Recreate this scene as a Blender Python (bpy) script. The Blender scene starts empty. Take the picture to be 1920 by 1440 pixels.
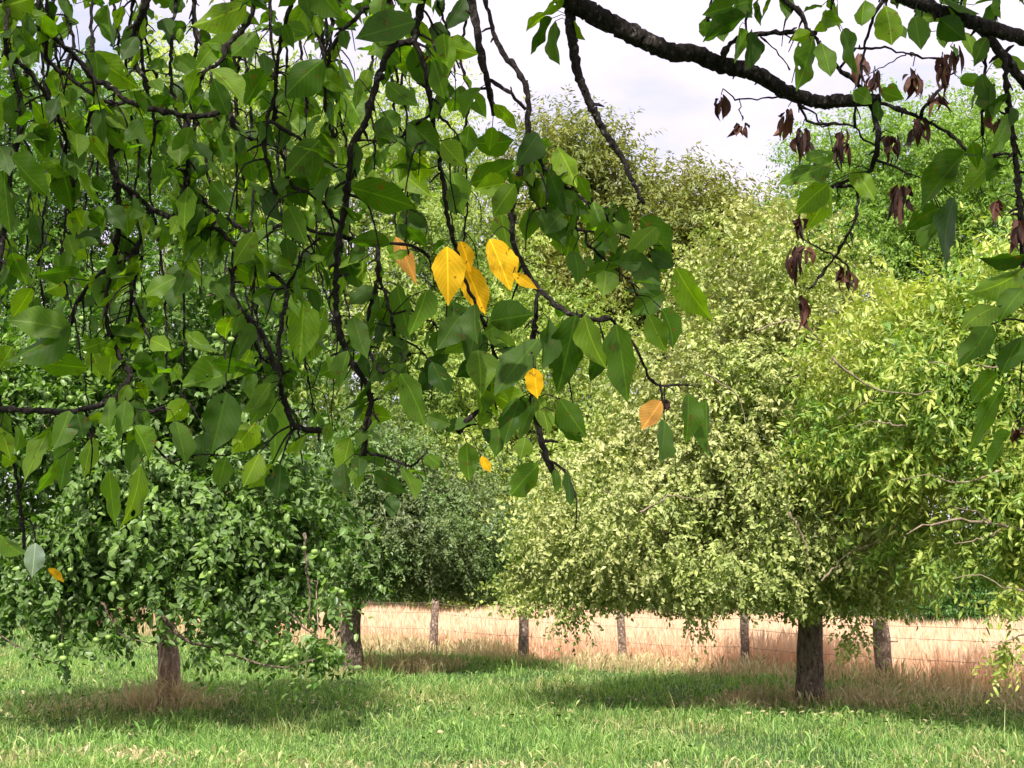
import bpy, math
import numpy as np
from mathutils import Vector

# ------------------------------------------------------------------ camera, sky, sun, exposure
scene = bpy.context.scene
C = scene.collection
F = 2800.0                       # focal length in pixels of a 1920 wide frame
TH = math.radians(6.92)
CAM = np.array([0.0, 0.0, 1.6])
cd = bpy.data.cameras.new("camera"); cam = bpy.data.objects.new("camera", cd); C.objects.link(cam)
cam.location = CAM; cam.rotation_euler = (math.radians(90) + TH, 0, 0)
cd.sensor_width = 36; cd.lens = 36 * F / 1920; cd.clip_end = 2000; cd.clip_start = 0.05
scene.camera = cam
SUN_EL, SUN_AZ = 50.0, 187.0     # azimuth clockwise from +Y (the view direction)
w = bpy.data.worlds.new("World"); scene.world = w; w.use_nodes = True
nt = w.node_tree; nt.nodes.clear()
sky = nt.nodes.new('ShaderNodeTexSky'); sky.sky_type = 'NISHITA'; sky.sun_disc = False
sky.sun_elevation = math.radians(SUN_EL); sky.sun_rotation = math.radians(SUN_AZ)
tc = nt.nodes.new('ShaderNodeTexCoord'); mp = nt.nodes.new('ShaderNodeMapping'); mp.inputs['Scale'].default_value = (1, 1, 2.2)
mp.inputs['Location'].default_value = (0.35, 0.0, 0.22)
nz = nt.nodes.new('ShaderNodeTexNoise'); nz.inputs['Scale'].default_value = 3.2; nz.inputs['Detail'].default_value = 7; nz.inputs['Roughness'].default_value = .55
cr = nt.nodes.new('ShaderNodeValToRGB'); cr.color_ramp.elements[0].position = .22; cr.color_ramp.elements[1].position = .50
mx = nt.nodes.new('ShaderNodeMix'); mx.data_type = 'RGBA'; mx.inputs[7].default_value = (1, 1, 1, 1)
bg = nt.nodes.new('ShaderNodeBackground'); bg.inputs[1].default_value = 0.1
wo = nt.nodes.new('ShaderNodeOutputWorld')
L = nt.links.new
# thin cloud brightened sunward, behind the view, as added soft fill; paler lilac elsewhere
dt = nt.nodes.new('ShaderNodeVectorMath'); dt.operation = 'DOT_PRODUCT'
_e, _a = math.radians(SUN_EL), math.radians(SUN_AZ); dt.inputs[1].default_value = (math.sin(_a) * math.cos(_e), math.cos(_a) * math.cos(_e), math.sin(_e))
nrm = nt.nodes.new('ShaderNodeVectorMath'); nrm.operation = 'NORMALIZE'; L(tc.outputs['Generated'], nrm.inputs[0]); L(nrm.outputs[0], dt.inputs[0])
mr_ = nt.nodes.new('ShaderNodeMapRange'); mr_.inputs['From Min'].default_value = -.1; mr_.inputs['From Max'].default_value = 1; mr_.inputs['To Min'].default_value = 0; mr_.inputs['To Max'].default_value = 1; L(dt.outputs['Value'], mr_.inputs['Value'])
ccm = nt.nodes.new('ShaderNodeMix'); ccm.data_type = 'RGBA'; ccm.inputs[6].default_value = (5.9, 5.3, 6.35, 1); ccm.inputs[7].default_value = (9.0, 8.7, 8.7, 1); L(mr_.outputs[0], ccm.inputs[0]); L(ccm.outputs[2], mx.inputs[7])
L(tc.outputs['Generated'], mp.inputs[0]); L(mp.outputs[0], nz.inputs[0]); L(nz.outputs['Fac'], cr.inputs[0])
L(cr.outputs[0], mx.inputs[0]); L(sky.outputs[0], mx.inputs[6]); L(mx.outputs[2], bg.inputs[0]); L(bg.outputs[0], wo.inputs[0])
sd = bpy.data.lights.new("sun", 'SUN'); sd.energy = 4.6; sd.angle = math.radians(1.6); sd.color = (1.0, .94, .84)
so = bpy.data.objects.new("sun", sd); C.objects.link(so)
el, az = math.radians(SUN_EL), math.radians(SUN_AZ)
SD = Vector((math.sin(az) * math.cos(el), math.cos(az) * math.cos(el), math.sin(el)))
so.rotation_euler = SD.to_track_quat('Z', 'Y').to_euler()
scene.view_settings.view_transform = 'Standard'; scene.view_settings.look = 'None'
scene.view_settings.exposure = 0.98; scene.view_settings.gamma = 1
scene.cycles.max_bounces = 8; scene.cycles.transmission_bounces = 6; scene.cycles.transparent_max_bounces = 8

# ------------------------------------------------------------------ helpers
def at(px, py, Y):
    u, v = (px - 960) / F, (720 - py) / F
    d = Y / (math.cos(TH) - v * math.sin(TH))
    return np.array([u * d, Y, 1.6 + d * (math.sin(TH) + v * math.cos(TH))])

def prj(P):
    P = np.atleast_2d(P) - CAM
    fw = P[:, 1] * math.cos(TH) + P[:, 2] * math.sin(TH); up = -P[:, 1] * math.sin(TH) + P[:, 2] * math.cos(TH)
    return np.stack([960 + F * P[:, 0] / fw, 720 - F * up / fw], 1)

def unit(a):
    return a / np.maximum(np.linalg.norm(a, axis=-1, keepdims=True), 1e-9)

def mesh_np(name, V, Fc, attrs=None, smooth=True, mats=(), mi=None):
    me = bpy.data.meshes.new(name)
    Fc = np.asarray(Fc, np.int32); k = Fc.shape[1]; nf = len(Fc)
    me.vertices.add(len(V)); me.vertices.foreach_set('co', np.asarray(V, np.float32).ravel())
    me.loops.add(nf * k); me.loops.foreach_set('vertex_index', Fc.ravel())
    me.polygons.add(nf)
    me.polygons.foreach_set('loop_start', np.arange(0, nf * k, k, dtype=np.int32))
    me.polygons.foreach_set('use_smooth', np.full(nf, smooth, bool))
    for m in mats: me.materials.append(m)
    if mi is not None: me.polygons.foreach_set('material_index', np.asarray(mi, np.int32))
    for an, (ty, dat) in (attrs or {}).items():
        a = me.attributes.new(an, ty, 'POINT')
        a.data.foreach_set('value' if ty == 'FLOAT' else 'vector', np.asarray(dat, np.float32).ravel())
    me.update(calc_edges=True)
    return me

def obj(name, me, parent=None):
    o = bpy.data.objects.new(name, me); C.objects.link(o)
    if parent is not None: o.parent = parent
    return o

def tag(o, label=None, cat=None, group=None, kind=None):
    for k, v in (('label', label), ('category', cat), ('group', group), ('kind', kind)):
        if v: o[k] = v
    return o

def empty(name, label, cat, loc=(0, 0, 0), group=None):
    o = bpy.data.objects.new(name, None); C.objects.link(o); o.location = loc
    return tag(o, label, cat, group)

class MB:
    """quads only (tubes), tris degenerate-free caps are skipped or closed by shrinking rings"""
    def __init__(s): s.V = []; s.F = []; s.n = 0
    def add(s, V, Fc):
        s.V.append(np.asarray(V, float)); s.F.append(np.asarray(Fc) + s.n); s.n += len(V)
    def tube(s, P, R, k=7, bump=0.0, rng=None):
        P = np.asarray(P, float); R = np.asarray(R, float)
        if len(R) != len(P): R = np.interp(np.linspace(0, 1, len(P)), np.linspace(0, 1, len(R)), R)
        P = np.vstack([P[:1], P, P[-1:]]); R = np.concatenate([[R[0] * .05], R, [R[-1] * .05]])
        n = len(P); T = np.zeros_like(P)
        T[1:-1] = P[2:] - P[:-2]; T[0] = T[1]; T[-1] = T[-2]; T = unit(T)
        a = np.array([0, 0, 1.0]) if abs(T[0][2]) < .9 else np.array([1.0, 0, 0])
        u = unit(np.cross(T[0], a)); rings = []
        an = np.arange(k) * 2 * math.pi / k
        for i in range(n):
            u = u - T[i] * np.dot(u, T[i]); u = u / max(np.linalg.norm(u), 1e-9); v = np.cross(T[i], u)
            r = np.full(k, R[i])
            if bump and rng is not None: r = r * (1 + rng.uniform(-bump, bump, k))
            rings.append(P[i] + np.cos(an)[:, None] * u * r[:, None] + np.sin(an)[:, None] * v * r[:, None])
        V = np.vstack(rings); i, j = np.meshgrid(np.arange(n - 1), np.arange(k), indexing='ij')
        a0 = i * k + j; b0 = i * k + (j + 1) % k
        s.add(V, np.stack([a0, b0, b0 + k, a0 + k], -1).reshape(-1, 4))
    def mesh(s, name, mat, smooth=True):
        return mesh_np(name, np.vstack(s.V), np.vstack(s.F), smooth=smooth, mats=[mat])

def smooth_path(P, n):
    """Catmull-Rom through P resampled to about n points"""
    P = np.asarray(P, float); m = len(P)
    if m == 2: return P[0] + (P[1] - P[0]) * np.linspace(0, 1, max(n, 3))[:, None]
    Q = np.vstack([2 * P[0] - P[1], P, 2 * P[-1] - P[-2]]); out = []
    L_ = np.linalg.norm(np.diff(P, axis=0), axis=1); tot = L_.sum()
    for i in range(m - 1):
        c = max(2, int(round(n * L_[i] / max(tot, 1e-9))))
        t = np.linspace(0, 1, c, endpoint=(i == m - 2))[:, None]
        p0, p1, p2, p3 = Q[i:i + 4]
        out.append(.5 * ((2 * p1) + (-p0 + p2) * t + (2 * p0 - 5 * p1 + 4 * p2 - p3) * t ** 2 + (-p0 + 3 * p1 - 3 * p2 + p3) * t ** 3))
    return np.vstack(out)

# ------------------------------------------------------------------ materials
def newmat(name):
    m = bpy.data.materials.new(name); m.use_nodes = True; t = m.node_tree; t.nodes.clear()
    o = t.nodes.new('ShaderNodeOutputMaterial'); return m, t, o

def ramp(t, cols, pos=None):
    r = t.nodes.new('ShaderNodeValToRGB'); e = r.color_ramp.elements
    while len(e) < len(cols): e.new(.5)
    for i, c in enumerate(cols):
        e[i].position = pos[i] if pos else i / (len(cols) - 1); e[i].color = (*c, 1)
    return r

def leaf_mat(name, cols, back=None, trans=.45, tcol=(1.3, 1.5, .35), rough=.45, spec=.5, veins=False, patch=None, holes=False):
    """cols: ramp over the per-leaf random number; back: paler underside mixed in by face side; the other side glows by translucency"""
    m, t, o = newmat(name); N = t.nodes.new; K = t.links.new
    a = N('ShaderNodeAttribute'); a.attribute_name = 'rnd'
    r = ramp(t, cols); K(a.outputs['Fac'], r.inputs[0]); col = r.outputs[0]
    if patch:       # broad colour drift from branch to branch
        g = N('ShaderNodeNewGeometry'); z = N('ShaderNodeTexNoise'); z.inputs['Scale'].default_value = patch[1]; K(g.outputs['Position'], z.inputs[0])
        zr = ramp(t, [(0, 0, 0), (1, 1, 1)], [.42, .62]); K(z.outputs['Fac'], zr.inputs[0])
        q = N('ShaderNodeMix'); q.data_type = 'RGBA'; q.blend_type = 'MIX'; K(zr.outputs[0], q.inputs[0]); K(col, q.inputs[6])
        q.inputs[7].default_value = (*patch[0], 1)
        q2 = N('ShaderNodeMix'); q2.data_type = 'RGBA'; q2.inputs[0].default_value = .55; K(col, q2.inputs[6]); K(q.outputs[2], q2.inputs[7]); col = q2.outputs[2]
    if veins:
        b = N('ShaderNodeAttribute'); b.attribute_name = 'lc'
        s = N('ShaderNodeSeparateXYZ'); K(b.outputs['Vector'], s.inputs[0])
        ab = N('ShaderNodeMath'); ab.operation = 'ABSOLUTE'; K(s.outputs[1], ab.inputs[0])
        # midrib
        mr = N('ShaderNodeMath'); mr.operation = 'LESS_THAN'; mr.inputs[1].default_value = .022; K(ab.outputs[0], mr.inputs[0])
        # side veins run forwards from the midrib
        ma = N('ShaderNodeMath'); ma.operation = 'MULTIPLY_ADD'; ma.inputs[1].default_value = -.75; K(ab.outputs[0], ma.inputs[0]); K(s.outputs[0], ma.inputs[2])
        fr = N('ShaderNodeMath'); fr.operation = 'PINGPONG'; fr.inputs[1].default_value = .055; K(ma.outputs[0], fr.inputs[0])
        lv = N('ShaderNodeMath'); lv.operation = 'LESS_THAN'; lv.inputs[1].default_value = .0065; K(fr.outputs[0], lv.inputs[0])
        hv = N('ShaderNodeMath'); hv.operation = 'MULTIPLY'; hv.inputs[1].default_value = .45; K(lv.outputs[0], hv.inputs[0])
        mxv = N('ShaderNodeMath'); mxv.operation = 'MAXIMUM'; K(mr.outputs[0], mxv.inputs[0]); K(hv.outputs[0], mxv.inputs[1])
        vm = N('ShaderNodeMix'); vm.data_type = 'RGBA'; K(mxv.outputs[0], vm.inputs[0]); K(col, vm.inputs[6])
        bc = N('ShaderNodeMix'); bc.data_type = 'RGBA'; bc.blend_type = 'MULTIPLY'; bc.inputs[0].default_value = 1; K(col, bc.inputs[6]); bc.inputs[7].default_value = (1.9, 1.7, 1.6, 1)
        K(bc.outputs[2], vm.inputs[7]); col = vm.outputs[2]
        # blotches
        g = N('ShaderNodeNewGeometry'); z = N('ShaderNodeTexNoise'); z.inputs['Scale'].default_value = 26; z.inputs['Detail'].default_value = 4; K(g.outputs['Position'], z.inputs[0])
        zr = ramp(t, [(.60, .55, .5), (.95, .95, .9), (1.15, 1.12, 1.0)], [.30, .40, .64]); K(z.outputs['Fac'], zr.inputs[0])
        zm = N('ShaderNodeMix'); zm.data_type = 'RGBA'; zm.blend_type = 'MULTIPLY'; zm.inputs[0].default_value = 1; K(col, zm.inputs[6]); K(zr.outputs[0], zm.inputs[7]); col = zm.outputs[2]
        z5 = N('ShaderNodeTexNoise'); z5.inputs['Scale'].default_value = 75; z5.inputs['Detail'].default_value = 6; K(g.outputs['Position'], z5.inputs[0])
        r5 = ramp(t, [(0, 0, 0), (.85, .85, .85)], [.64, .69]); K(z5.outputs['Fac'], r5.inputs[0])
        m5 = N('ShaderNodeMix'); m5.data_type = 'RGBA'; K(r5.outputs[0], m5.inputs[0]); K(col, m5.inputs[6]); m5.inputs[7].default_value = (.16, .07, .02, 1); col = m5.outputs[2]
    tcn = N('ShaderNodeMix'); tcn.data_type = 'RGBA'; tcn.blend_type = 'MULTIPLY'; tcn.inputs[0].default_value = 1; K(col, tcn.inputs[6]); tcn.inputs[7].default_value = (*tcol, 1)
    if back:
        g2 = N('ShaderNodeNewGeometry'); bm_ = N('ShaderNodeMix'); bm_.data_type = 'RGBA'; bm_.blend_type = 'MIX'
        sc = N('ShaderNodeMath'); sc.operation = 'MULTIPLY'; sc.inputs[1].default_value = back[1]; K(g2.outputs['Backfacing'], sc.inputs[0])
        K(sc.outputs[0], bm_.inputs[0]); K(col, bm_.inputs[6]); bm_.inputs[7].default_value = (*back[0], 1); col = bm_.outputs[2]
    p = N('ShaderNodeBsdfPrincipled'); p.inputs['Roughness'].default_value = rough; p.inputs['Specular IOR Level'].default_value = spec
    K(col, p.inputs['Base Color'])
    tr = N('ShaderNodeBsdfTranslucent'); K(tcn.outputs[2], tr.inputs[0])
    mxs = N('ShaderNodeMixShader'); mxs.inputs[0].default_value = trans; K(p.outputs[0], mxs.inputs[1]); K(tr.outputs[0], mxs.inputs[2]); fin = mxs.outputs[0]
    if holes:       # holes eaten into the leaves
        g3 = N('ShaderNodeNewGeometry'); vz = N('ShaderNodeTexVoronoi'); vz.inputs['Scale'].default_value = 19; K(g3.outputs['Position'], vz.inputs[0])
        z3 = N('ShaderNodeTexNoise'); z3.inputs['Scale'].default_value = 60; K(g3.outputs['Position'], z3.inputs[0])
        a3 = N('ShaderNodeMath'); a3.operation = 'MULTIPLY_ADD'; a3.inputs[1].default_value = .25; K(z3.outputs['Fac'], a3.inputs[0]); K(vz.outputs['Distance'], a3.inputs[2])
        l3 = N('ShaderNodeMath'); l3.operation = 'LESS_THAN'; l3.inputs[1].default_value = .215; K(a3.outputs[0], l3.inputs[0])
        tp_ = N('ShaderNodeBsdfTransparent'); h3 = N('ShaderNodeMixShader'); K(l3.outputs[0], h3.inputs[0]); K(fin, h3.inputs[1]); K(tp_.outputs[0], h3.inputs[2]); fin = h3.outputs[0]
    K(fin, o.inputs[0])
    return m

def bark_mat(name, c0, c1, lichen=None, scale=14, bump=.6, lpos=(.56, .63)):
    m, t, o = newmat(name); N = t.nodes.new; K = t.links.new
    g = N('ShaderNodeTexCoord'); mpp = N('ShaderNodeMapping'); mpp.inputs['Scale'].default_value = (1, 1, .35); K(g.outputs['Object'], mpp.inputs[0])
    z = N('ShaderNodeTexNoise'); z.inputs['Scale'].default_value = scale; z.inputs['Detail'].default_value = 8; z.inputs['Roughness'].default_value = .7; K(mpp.outputs[0], z.inputs[0])
    vo = N('ShaderNodeTexVoronoi'); vo.inputs['Scale'].default_value = scale * 1.6; K(mpp.outputs[0], vo.inputs[0])
    r = ramp(t, [c0, c1], [.35, .68]); K(z.outputs['Fac'], r.inputs[0]); col = r.outputs[0]
    if lichen:
        z2 = N('ShaderNodeTexNoise'); z2.inputs['Scale'].default_value = scale * 1.3; z2.inputs['Detail'].default_value = 5; K(g.outputs['Object'], z2.inputs[0])
        r2 = ramp(t, [(0, 0, 0), (1, 1, 1)], lpos); K(z2.outputs['Fac'], r2.inputs[0])
        q = N('ShaderNodeMix'); q.data_type = 'RGBA'; K(r2.outputs[0], q.inputs[0]); K(col, q.inputs[6]); q.inputs[7].default_value = (*lichen, 1); col = q.outputs[2]
    p = N('ShaderNodeBsdfPrincipled'); p.inputs['Roughness'].default_value = .9; p.inputs['Specular IOR Level'].default_value = .2; K(col, p.inputs['Base Color'])
    ad = N('ShaderNodeMath'); ad.operation = 'ADD'; K(z.outputs['Fac'], ad.inputs[0]); K(vo.outputs['Distance'], ad.inputs[1])
    b = N('ShaderNodeBump'); b.inputs['Strength'].default_value = bump; b.inputs['Distance'].default_value = .02; K(ad.outputs[0], b.inputs['Height']); K(b.outputs[0], p.inputs['Normal'])
    K(p.outputs[0], o.inputs[0]); return m

def blade_mat(name, cols, patch=None, trans=.35, tcol=(1.3, 1.3, .5)):
    """grass: per-blade random ramp, with ground-scale patches of a second ramp"""
    m, t, o = newmat(name); N = t.nodes.new; K = t.links.new
    a = N('ShaderNodeAttribute'); a.attribute_name = 'rnd'
    r = ramp(t, cols); K(a.outputs['Fac'], r.inputs[0]); col = r.outputs[0]
    if patch:
        g = N('ShaderNodeNewGeometry'); mp_ = N('ShaderNodeMapping'); mp_.inputs['Scale'].default_value = (1, .7, 0); K(g.outputs['Position'], mp_.inputs[0])
        z = N('ShaderNodeTexNoise'); z.inputs['Scale'].default_value = .55; z.inputs['Detail'].default_value = 6; z.inputs['Roughness'].default_value = .62; K(mp_.outputs[0], z.inputs[0])
        ad = N('ShaderNodeMath'); ad.operation = 'MULTIPLY_ADD'; ad.inputs[1].default_value = .22; K(a.outputs['Fac'], ad.inputs[0]); K(z.outputs['Fac'], ad.inputs[2])
        zr = ramp(t, [(0, 0, 0), (1, 1, 1)], [.64, .88]); K(ad.outputs[0], zr.inputs[0])
        r2 = ramp(t, patch); K(a.outputs['Fac'], r2.inputs[0])
        q = N('ShaderNodeMix'); q.data_type = 'RGBA'; K(zr.outputs[0], q.inputs[0]); K(col, q.inputs[6]); K(r2.outputs[0], q.inputs[7]); col = q.outputs[2]
    d = N('ShaderNodeBsdfPrincipled'); d.inputs['Roughness'].default_value = .6; d.inputs['Specular IOR Level'].default_value = .3; K(col, d.inputs['Base Color'])
    tm = N('ShaderNodeMix'); tm.data_type = 'RGBA'; tm.blend_type = 'MULTIPLY'; tm.inputs[0].default_value = 1; K(col, tm.inputs[6]); tm.inputs[7].default_value = (*tcol, 1)
    tr = N('ShaderNodeBsdfTranslucent'); K(tm.outputs[2], tr.inputs[0])
    mxs = N('ShaderNodeMixShader'); mxs.inputs[0].default_value = trans; K(d.outputs[0], mxs.inputs[1]); K(tr.outputs[0], mxs.inputs[2]); K(mxs.outputs[0], o.inputs[0])
    return m

def ground_mat(name, c0, c1, c2, scale=.6):
    m, t, o = newmat(name); N = t.nodes.new; K = t.links.new
    g = N('ShaderNodeNewGeometry'); z = N('ShaderNodeTexNoise'); z.inputs['Scale'].default_value = scale; z.inputs['Detail'].default_value = 9; z.inputs['Roughness'].default_value = .7; K(g.outputs['Position'], z.inputs[0])
    r = ramp(t, [c0, c1, c2], [.35, .5, .66]); K(z.outputs['Fac'], r.inputs[0])
    p = N('ShaderNodeBsdfPrincipled'); p.inputs['Roughness'].default_value = 1; p.inputs['Specular IOR Level'].default_value = .1; K(r.outputs[0], p.inputs['Base Color'])
    z2 = N('ShaderNodeTexNoise'); z2.inputs['Scale'].default_value = 30; z2.inputs['Detail'].default_value = 6; K(g.outputs['Position'], z2.inputs[0])
    b = N('ShaderNodeBump'); b.inputs['Strength'].default_value = .8; b.inputs['Distance'].default_value = .05; K(z2.outputs['Fac'], b.inputs['Height']); K(b.outputs[0], p.inputs['Normal'])
    K(p.outputs[0], o.inputs[0]); return m

def plain(name, c, rough=.6, spec=.4):
    m, t, o = newmat(name); N = t.nodes.new; K = t.links.new
    a = N('ShaderNodeNewGeometry'); z = N('ShaderNodeTexNoise'); z.inputs['Scale'].default_value = 25; K(a.outputs['Position'], z.inputs[0])
    r = ramp(t, [tuple(x * .7 for x in c), tuple(min(1, x * 1.25) for x in c)], [.3, .7]); K(z.outputs['Fac'], r.inputs[0])
    p = N('ShaderNodeBsdfPrincipled'); p.inputs['Roughness'].default_value = rough; p.inputs['Specular IOR Level'].default_value = spec
    K(r.outputs[0], p.inputs['Base Color']); K(p.outputs[0], o.inputs[0]); return m

M_fg = leaf_mat('shade_leaf', [(.022, .058, .008), (.055, .12, .012), (.10, .19, .016), (.18, .28, .02)], back=((.10, .16, .05), .4), trans=.54, tcol=(1.7, 2.0, .25), rough=.5, spec=.22, veins=True, holes=True)
M_yel = leaf_mat('yellow_leaf', [(.80, .46, .012), (.86, .52, .02)], trans=.5, tcol=(1.1, 1.0, .5), rough=.7, spec=.15, veins=True)
M_org = leaf_mat('orange_leaf', [(.80, .40, .10), (.86, .46, .13)], trans=.5, tcol=(1.1, .95, .6), rough=.7, spec=.15, veins=True)
M_dead = leaf_mat('withered_leaf', [(.03, .012, .010), (.08, .028, .02), (.17, .07, .045)], trans=.2, tcol=(1.5, .7, .5), rough=.7)
M_pear = leaf_mat('pear_leaf', [(.07, .12, .02), (.19, .26, .045), (.37, .43, .09), (.64, .63, .25)], back=((.40, .43, .18), .45), trans=.28, tcol=(.9, 1.2, .3), rough=.45, spec=.4, patch=((.52, .44, .24), .9))
M_apple = leaf_mat('apple_leaf', [(.018, .05, .008), (.042, .105, .014), (.10, .20, .026), (.25, .38, .07)], back=((.22, .31, .11), .4), trans=.35, rough=.42, spec=.4)
M_dark = leaf_mat('dark_leaf', [(.03, .09, .015), (.07, .17, .025), (.15, .27, .05), (.32, .36, .14)], back=((.16, .20, .10), .5), trans=.3, rough=.45, spec=.35, patch=((.14, .12, .08), .8))
M_cher = leaf_mat('cherry_leaf', [(.06, .14, .02), (.15, .28, .045), (.34, .44, .08), (.62, .62, .18)], trans=.38, tcol=(1.0, 1.2, .35), rough=.4, patch=((.50, .48, .12), 1.1))
M_ash = leaf_mat('ash_leaf', [(.09, .18, .03), (.20, .32, .06), (.36, .46, .13)], trans=.4, rough=.5, spec=.3)
M_elm = leaf_mat('elm_leaf', [(.05, .12, .018), (.11, .22, .035), (.24, .36, .08)], trans=.36, rough=.5, spec=.3, patch=((.05, .11, .02), .3))
M_olive = leaf_mat('olive_leaf', [(.13, .15, .03), (.22, .24, .045), (.34, .33, .08)], trans=.35, tcol=(1.2, 1.2, .4), rough=.5, patch=((.09, .15, .04), .35))
M_pale = leaf_mat('pale_leaf', [(.18, .26, .06), (.34, .42, .11), (.60, .62, .26)], trans=.4, rough=.5, spec=.3, patch=((.08, .17, .035), .3))
M_hedge = leaf_mat('hedge_leaf', [(.04, .11, .02), (.07, .17, .03), (.12, .24, .05)], trans=.3, rough=.5)
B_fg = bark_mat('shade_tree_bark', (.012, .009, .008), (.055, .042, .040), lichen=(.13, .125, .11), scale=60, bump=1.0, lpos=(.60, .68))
B_tree = bark_mat('fruit_tree_bark', (.06, .042, .032), (.26, .195, .15), lichen=(.34, .32, .26), scale=26, bump=1.4, lpos=(.60, .72))
B_red = bark_mat('apple_bark', (.18, .10, .08), (.50, .34, .28), lichen=(.55, .45, .40), scale=22, bump=1.2, lpos=(.58, .72))
B_far = bark_mat('far_bark', (.06, .05, .035), (.15, .12, .09), scale=8)
B_twig = bark_mat('dead_twig', (.14, .10, .07), (.30, .24, .18), scale=20)
M_post = bark_mat('weathered_post', (.10, .065, .05), (.30, .21, .16), lichen=(.42, .34, .27), scale=22, bump=1.0)
M_wire = plain('rusty_wire', (.22, .16, .12), .5, .5)
M_fruit = plain('green_apple', (.20, .31, .07), .35, .5)
M_meadow = blade_mat('meadow_blade', [(.055, .14, .03), (.125, .26, .055), (.24, .40, .095), (.42, .55, .19)], patch=[(.20, .22, .08), (.40, .38, .17), (.60, .50, .28)])
M_straw = blade_mat('straw_blade', [(.68, .46, .31), (.78, .56, .40), (.85, .65, .49)], trans=.3, tcol=(1.1, 1.05, .9))
M_weed = blade_mat('dry_weed', [(.34, .26, .14), (.54, .42, .24), (.70, .56, .35), (.34, .38, .14)], trans=.3, tcol=(1.1, 1.0, .8))
M_soil = ground_mat('meadow_soil', (.03, .055, .02), (.05, .09, .03), (.10, .10, .045))
M_field = ground_mat('field_soil', (.40, .27, .16), (.52, .36, .21), (.62, .45, .28), 1.2)

# ------------------------------------------------------------------ setting: ground sheets
def fence_y(x): return 25.4 - 1.2 * x
def far_y(x): return 39.0 - .95 * x
def sheet(name, xs, ys, zf, mat):
    X, Yg = np.meshgrid(xs, ys, indexing='ij'); Z = zf(X, Yg)
    V = np.stack([X, Yg, Z], -1).reshape(-1, 3); n, m = X.shape
    i, j = np.meshgrid(np.arange(n - 1), np.arange(m - 1), indexing='ij'); a = i * m + j
    return mesh_np(name, V, np.stack([a, a + m, a + m + 1, a + 1], -1).reshape(-1, 4), mats=[mat])
def gz(x, y):
    return .05 * np.sin(x * .9 + y * .35) * np.cos(y * .5 - x * .2) * np.clip((np.hypot(x, y) - 4) / 6, 0, 1) * np.clip((90 - np.hypot(x, y)) / 40, 0, 1)
g = obj('ground', sheet('ground', np.concatenate([[-900, -300, -100], np.linspace(-50, 50, 101), [100, 300, 900]]), np.concatenate([[-900, -300, -100], np.linspace(-30, 80, 111), [130, 300, 900]]), gz, M_soil))
tag(g, kind='structure')
fx = np.linspace(-16, 22, 60); rows = np.linspace(0, 1, 25)
X, R_ = np.meshgrid(fx, rows, indexing='ij'); Yf = fence_y(X) + .5 + (far_y(X) + 3 - fence_y(X) - .5) * R_
V = np.stack([X, Yf, gz(X, Yf) + .02], -1).reshape(-1, 3); i, j = np.meshgrid(np.arange(59), np.arange(24), indexing='ij'); a = i * 25 + j
tag(obj('dry_field', mesh_np('dry_field', V, np.stack([a, a + 25, a + 26, a + 1], -1).reshape(-1, 4), mats=[M_field])), kind='structure')

# ------------------------------------------------------------------ grass
def blades(name, P, H, W, mat, seed, lean=.5, heads=0.0, kind_label=None):
    r = np.random.default_rng(seed); n = len(P)
    az_ = r.uniform(0, 2 * math.pi, n); fx_, fy_ = np.cos(az_), np.sin(az_)
    la = r.uniform(0, 2 * math.pi, n); ll = r.beta(1.6, 2.5, n) * 2 * lean * H
    t = np.array([0, 0, .45, .45, .8, .8, 1.0]); sd_ = np.array([-.5, .5, -.42, .42, -.28, .28, 0])
    V = np.zeros((n, 7, 3))
    bend = t ** 2.1
    V[:, :, 0] = P[:, None, 0] + fx_[:, None] * sd_ * W[:, None] + np.cos(la)[:, None] * bend * ll[:, None]
    V[:, :, 1] = P[:, None, 1] + fy_[:, None] * sd_ * W[:, None] + np.sin(la)[:, None] * bend * ll[:, None]
    V[:, :, 2] = P[:, None, 2] + (t * H[:, None]) * (1 - .35 * bend * np.clip(ll / H, 0, 1.2)[:, None])
    if heads > 0:      # seed heads: widen the upper part
        hm = r.random(n) < heads
        V[hm, 4:6, 0] += (fx_[hm, None] * np.array([-1.2, 1.2]) * W[hm, None]); V[hm, 4:6, 1] += (fy_[hm, None] * np.array([-1.2, 1.2]) * W[hm, None])
    f = np.array([[0, 1, 3], [0, 3, 2], [2, 3, 5], [2, 5, 4], [4, 5, 6]])
    Fc = (np.arange(n)[:, None, None] * 7 + f).reshape(-1, 3)
    rnd = np.repeat(r.random(n), 7)
    me = mesh_np(name, V.reshape(-1, 3), Fc, {'rnd': ('FLOAT', rnd)}, mats=[mat])
    return obj(name, me)

def vnoise(x, y, s, seed):
    r = np.random.default_rng(seed); G = r.random((64, 64)); X = x / s; Y = y / s
    i = np.floor(X).astype(int); j = np.floor(Y).astype(int); u = X - i; v = Y - j; u = u * u * (3 - 2 * u); v = v * v * (3 - 2 * v)
    g_ = lambda a, b: G[a % 64, b % 64]
    return (g_(i, j) * (1 - u) + g_(i + 1, j) * u) * (1 - v) + (g_(i, j + 1) * (1 - u) + g_(i + 1, j + 1) * u) * v

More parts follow.
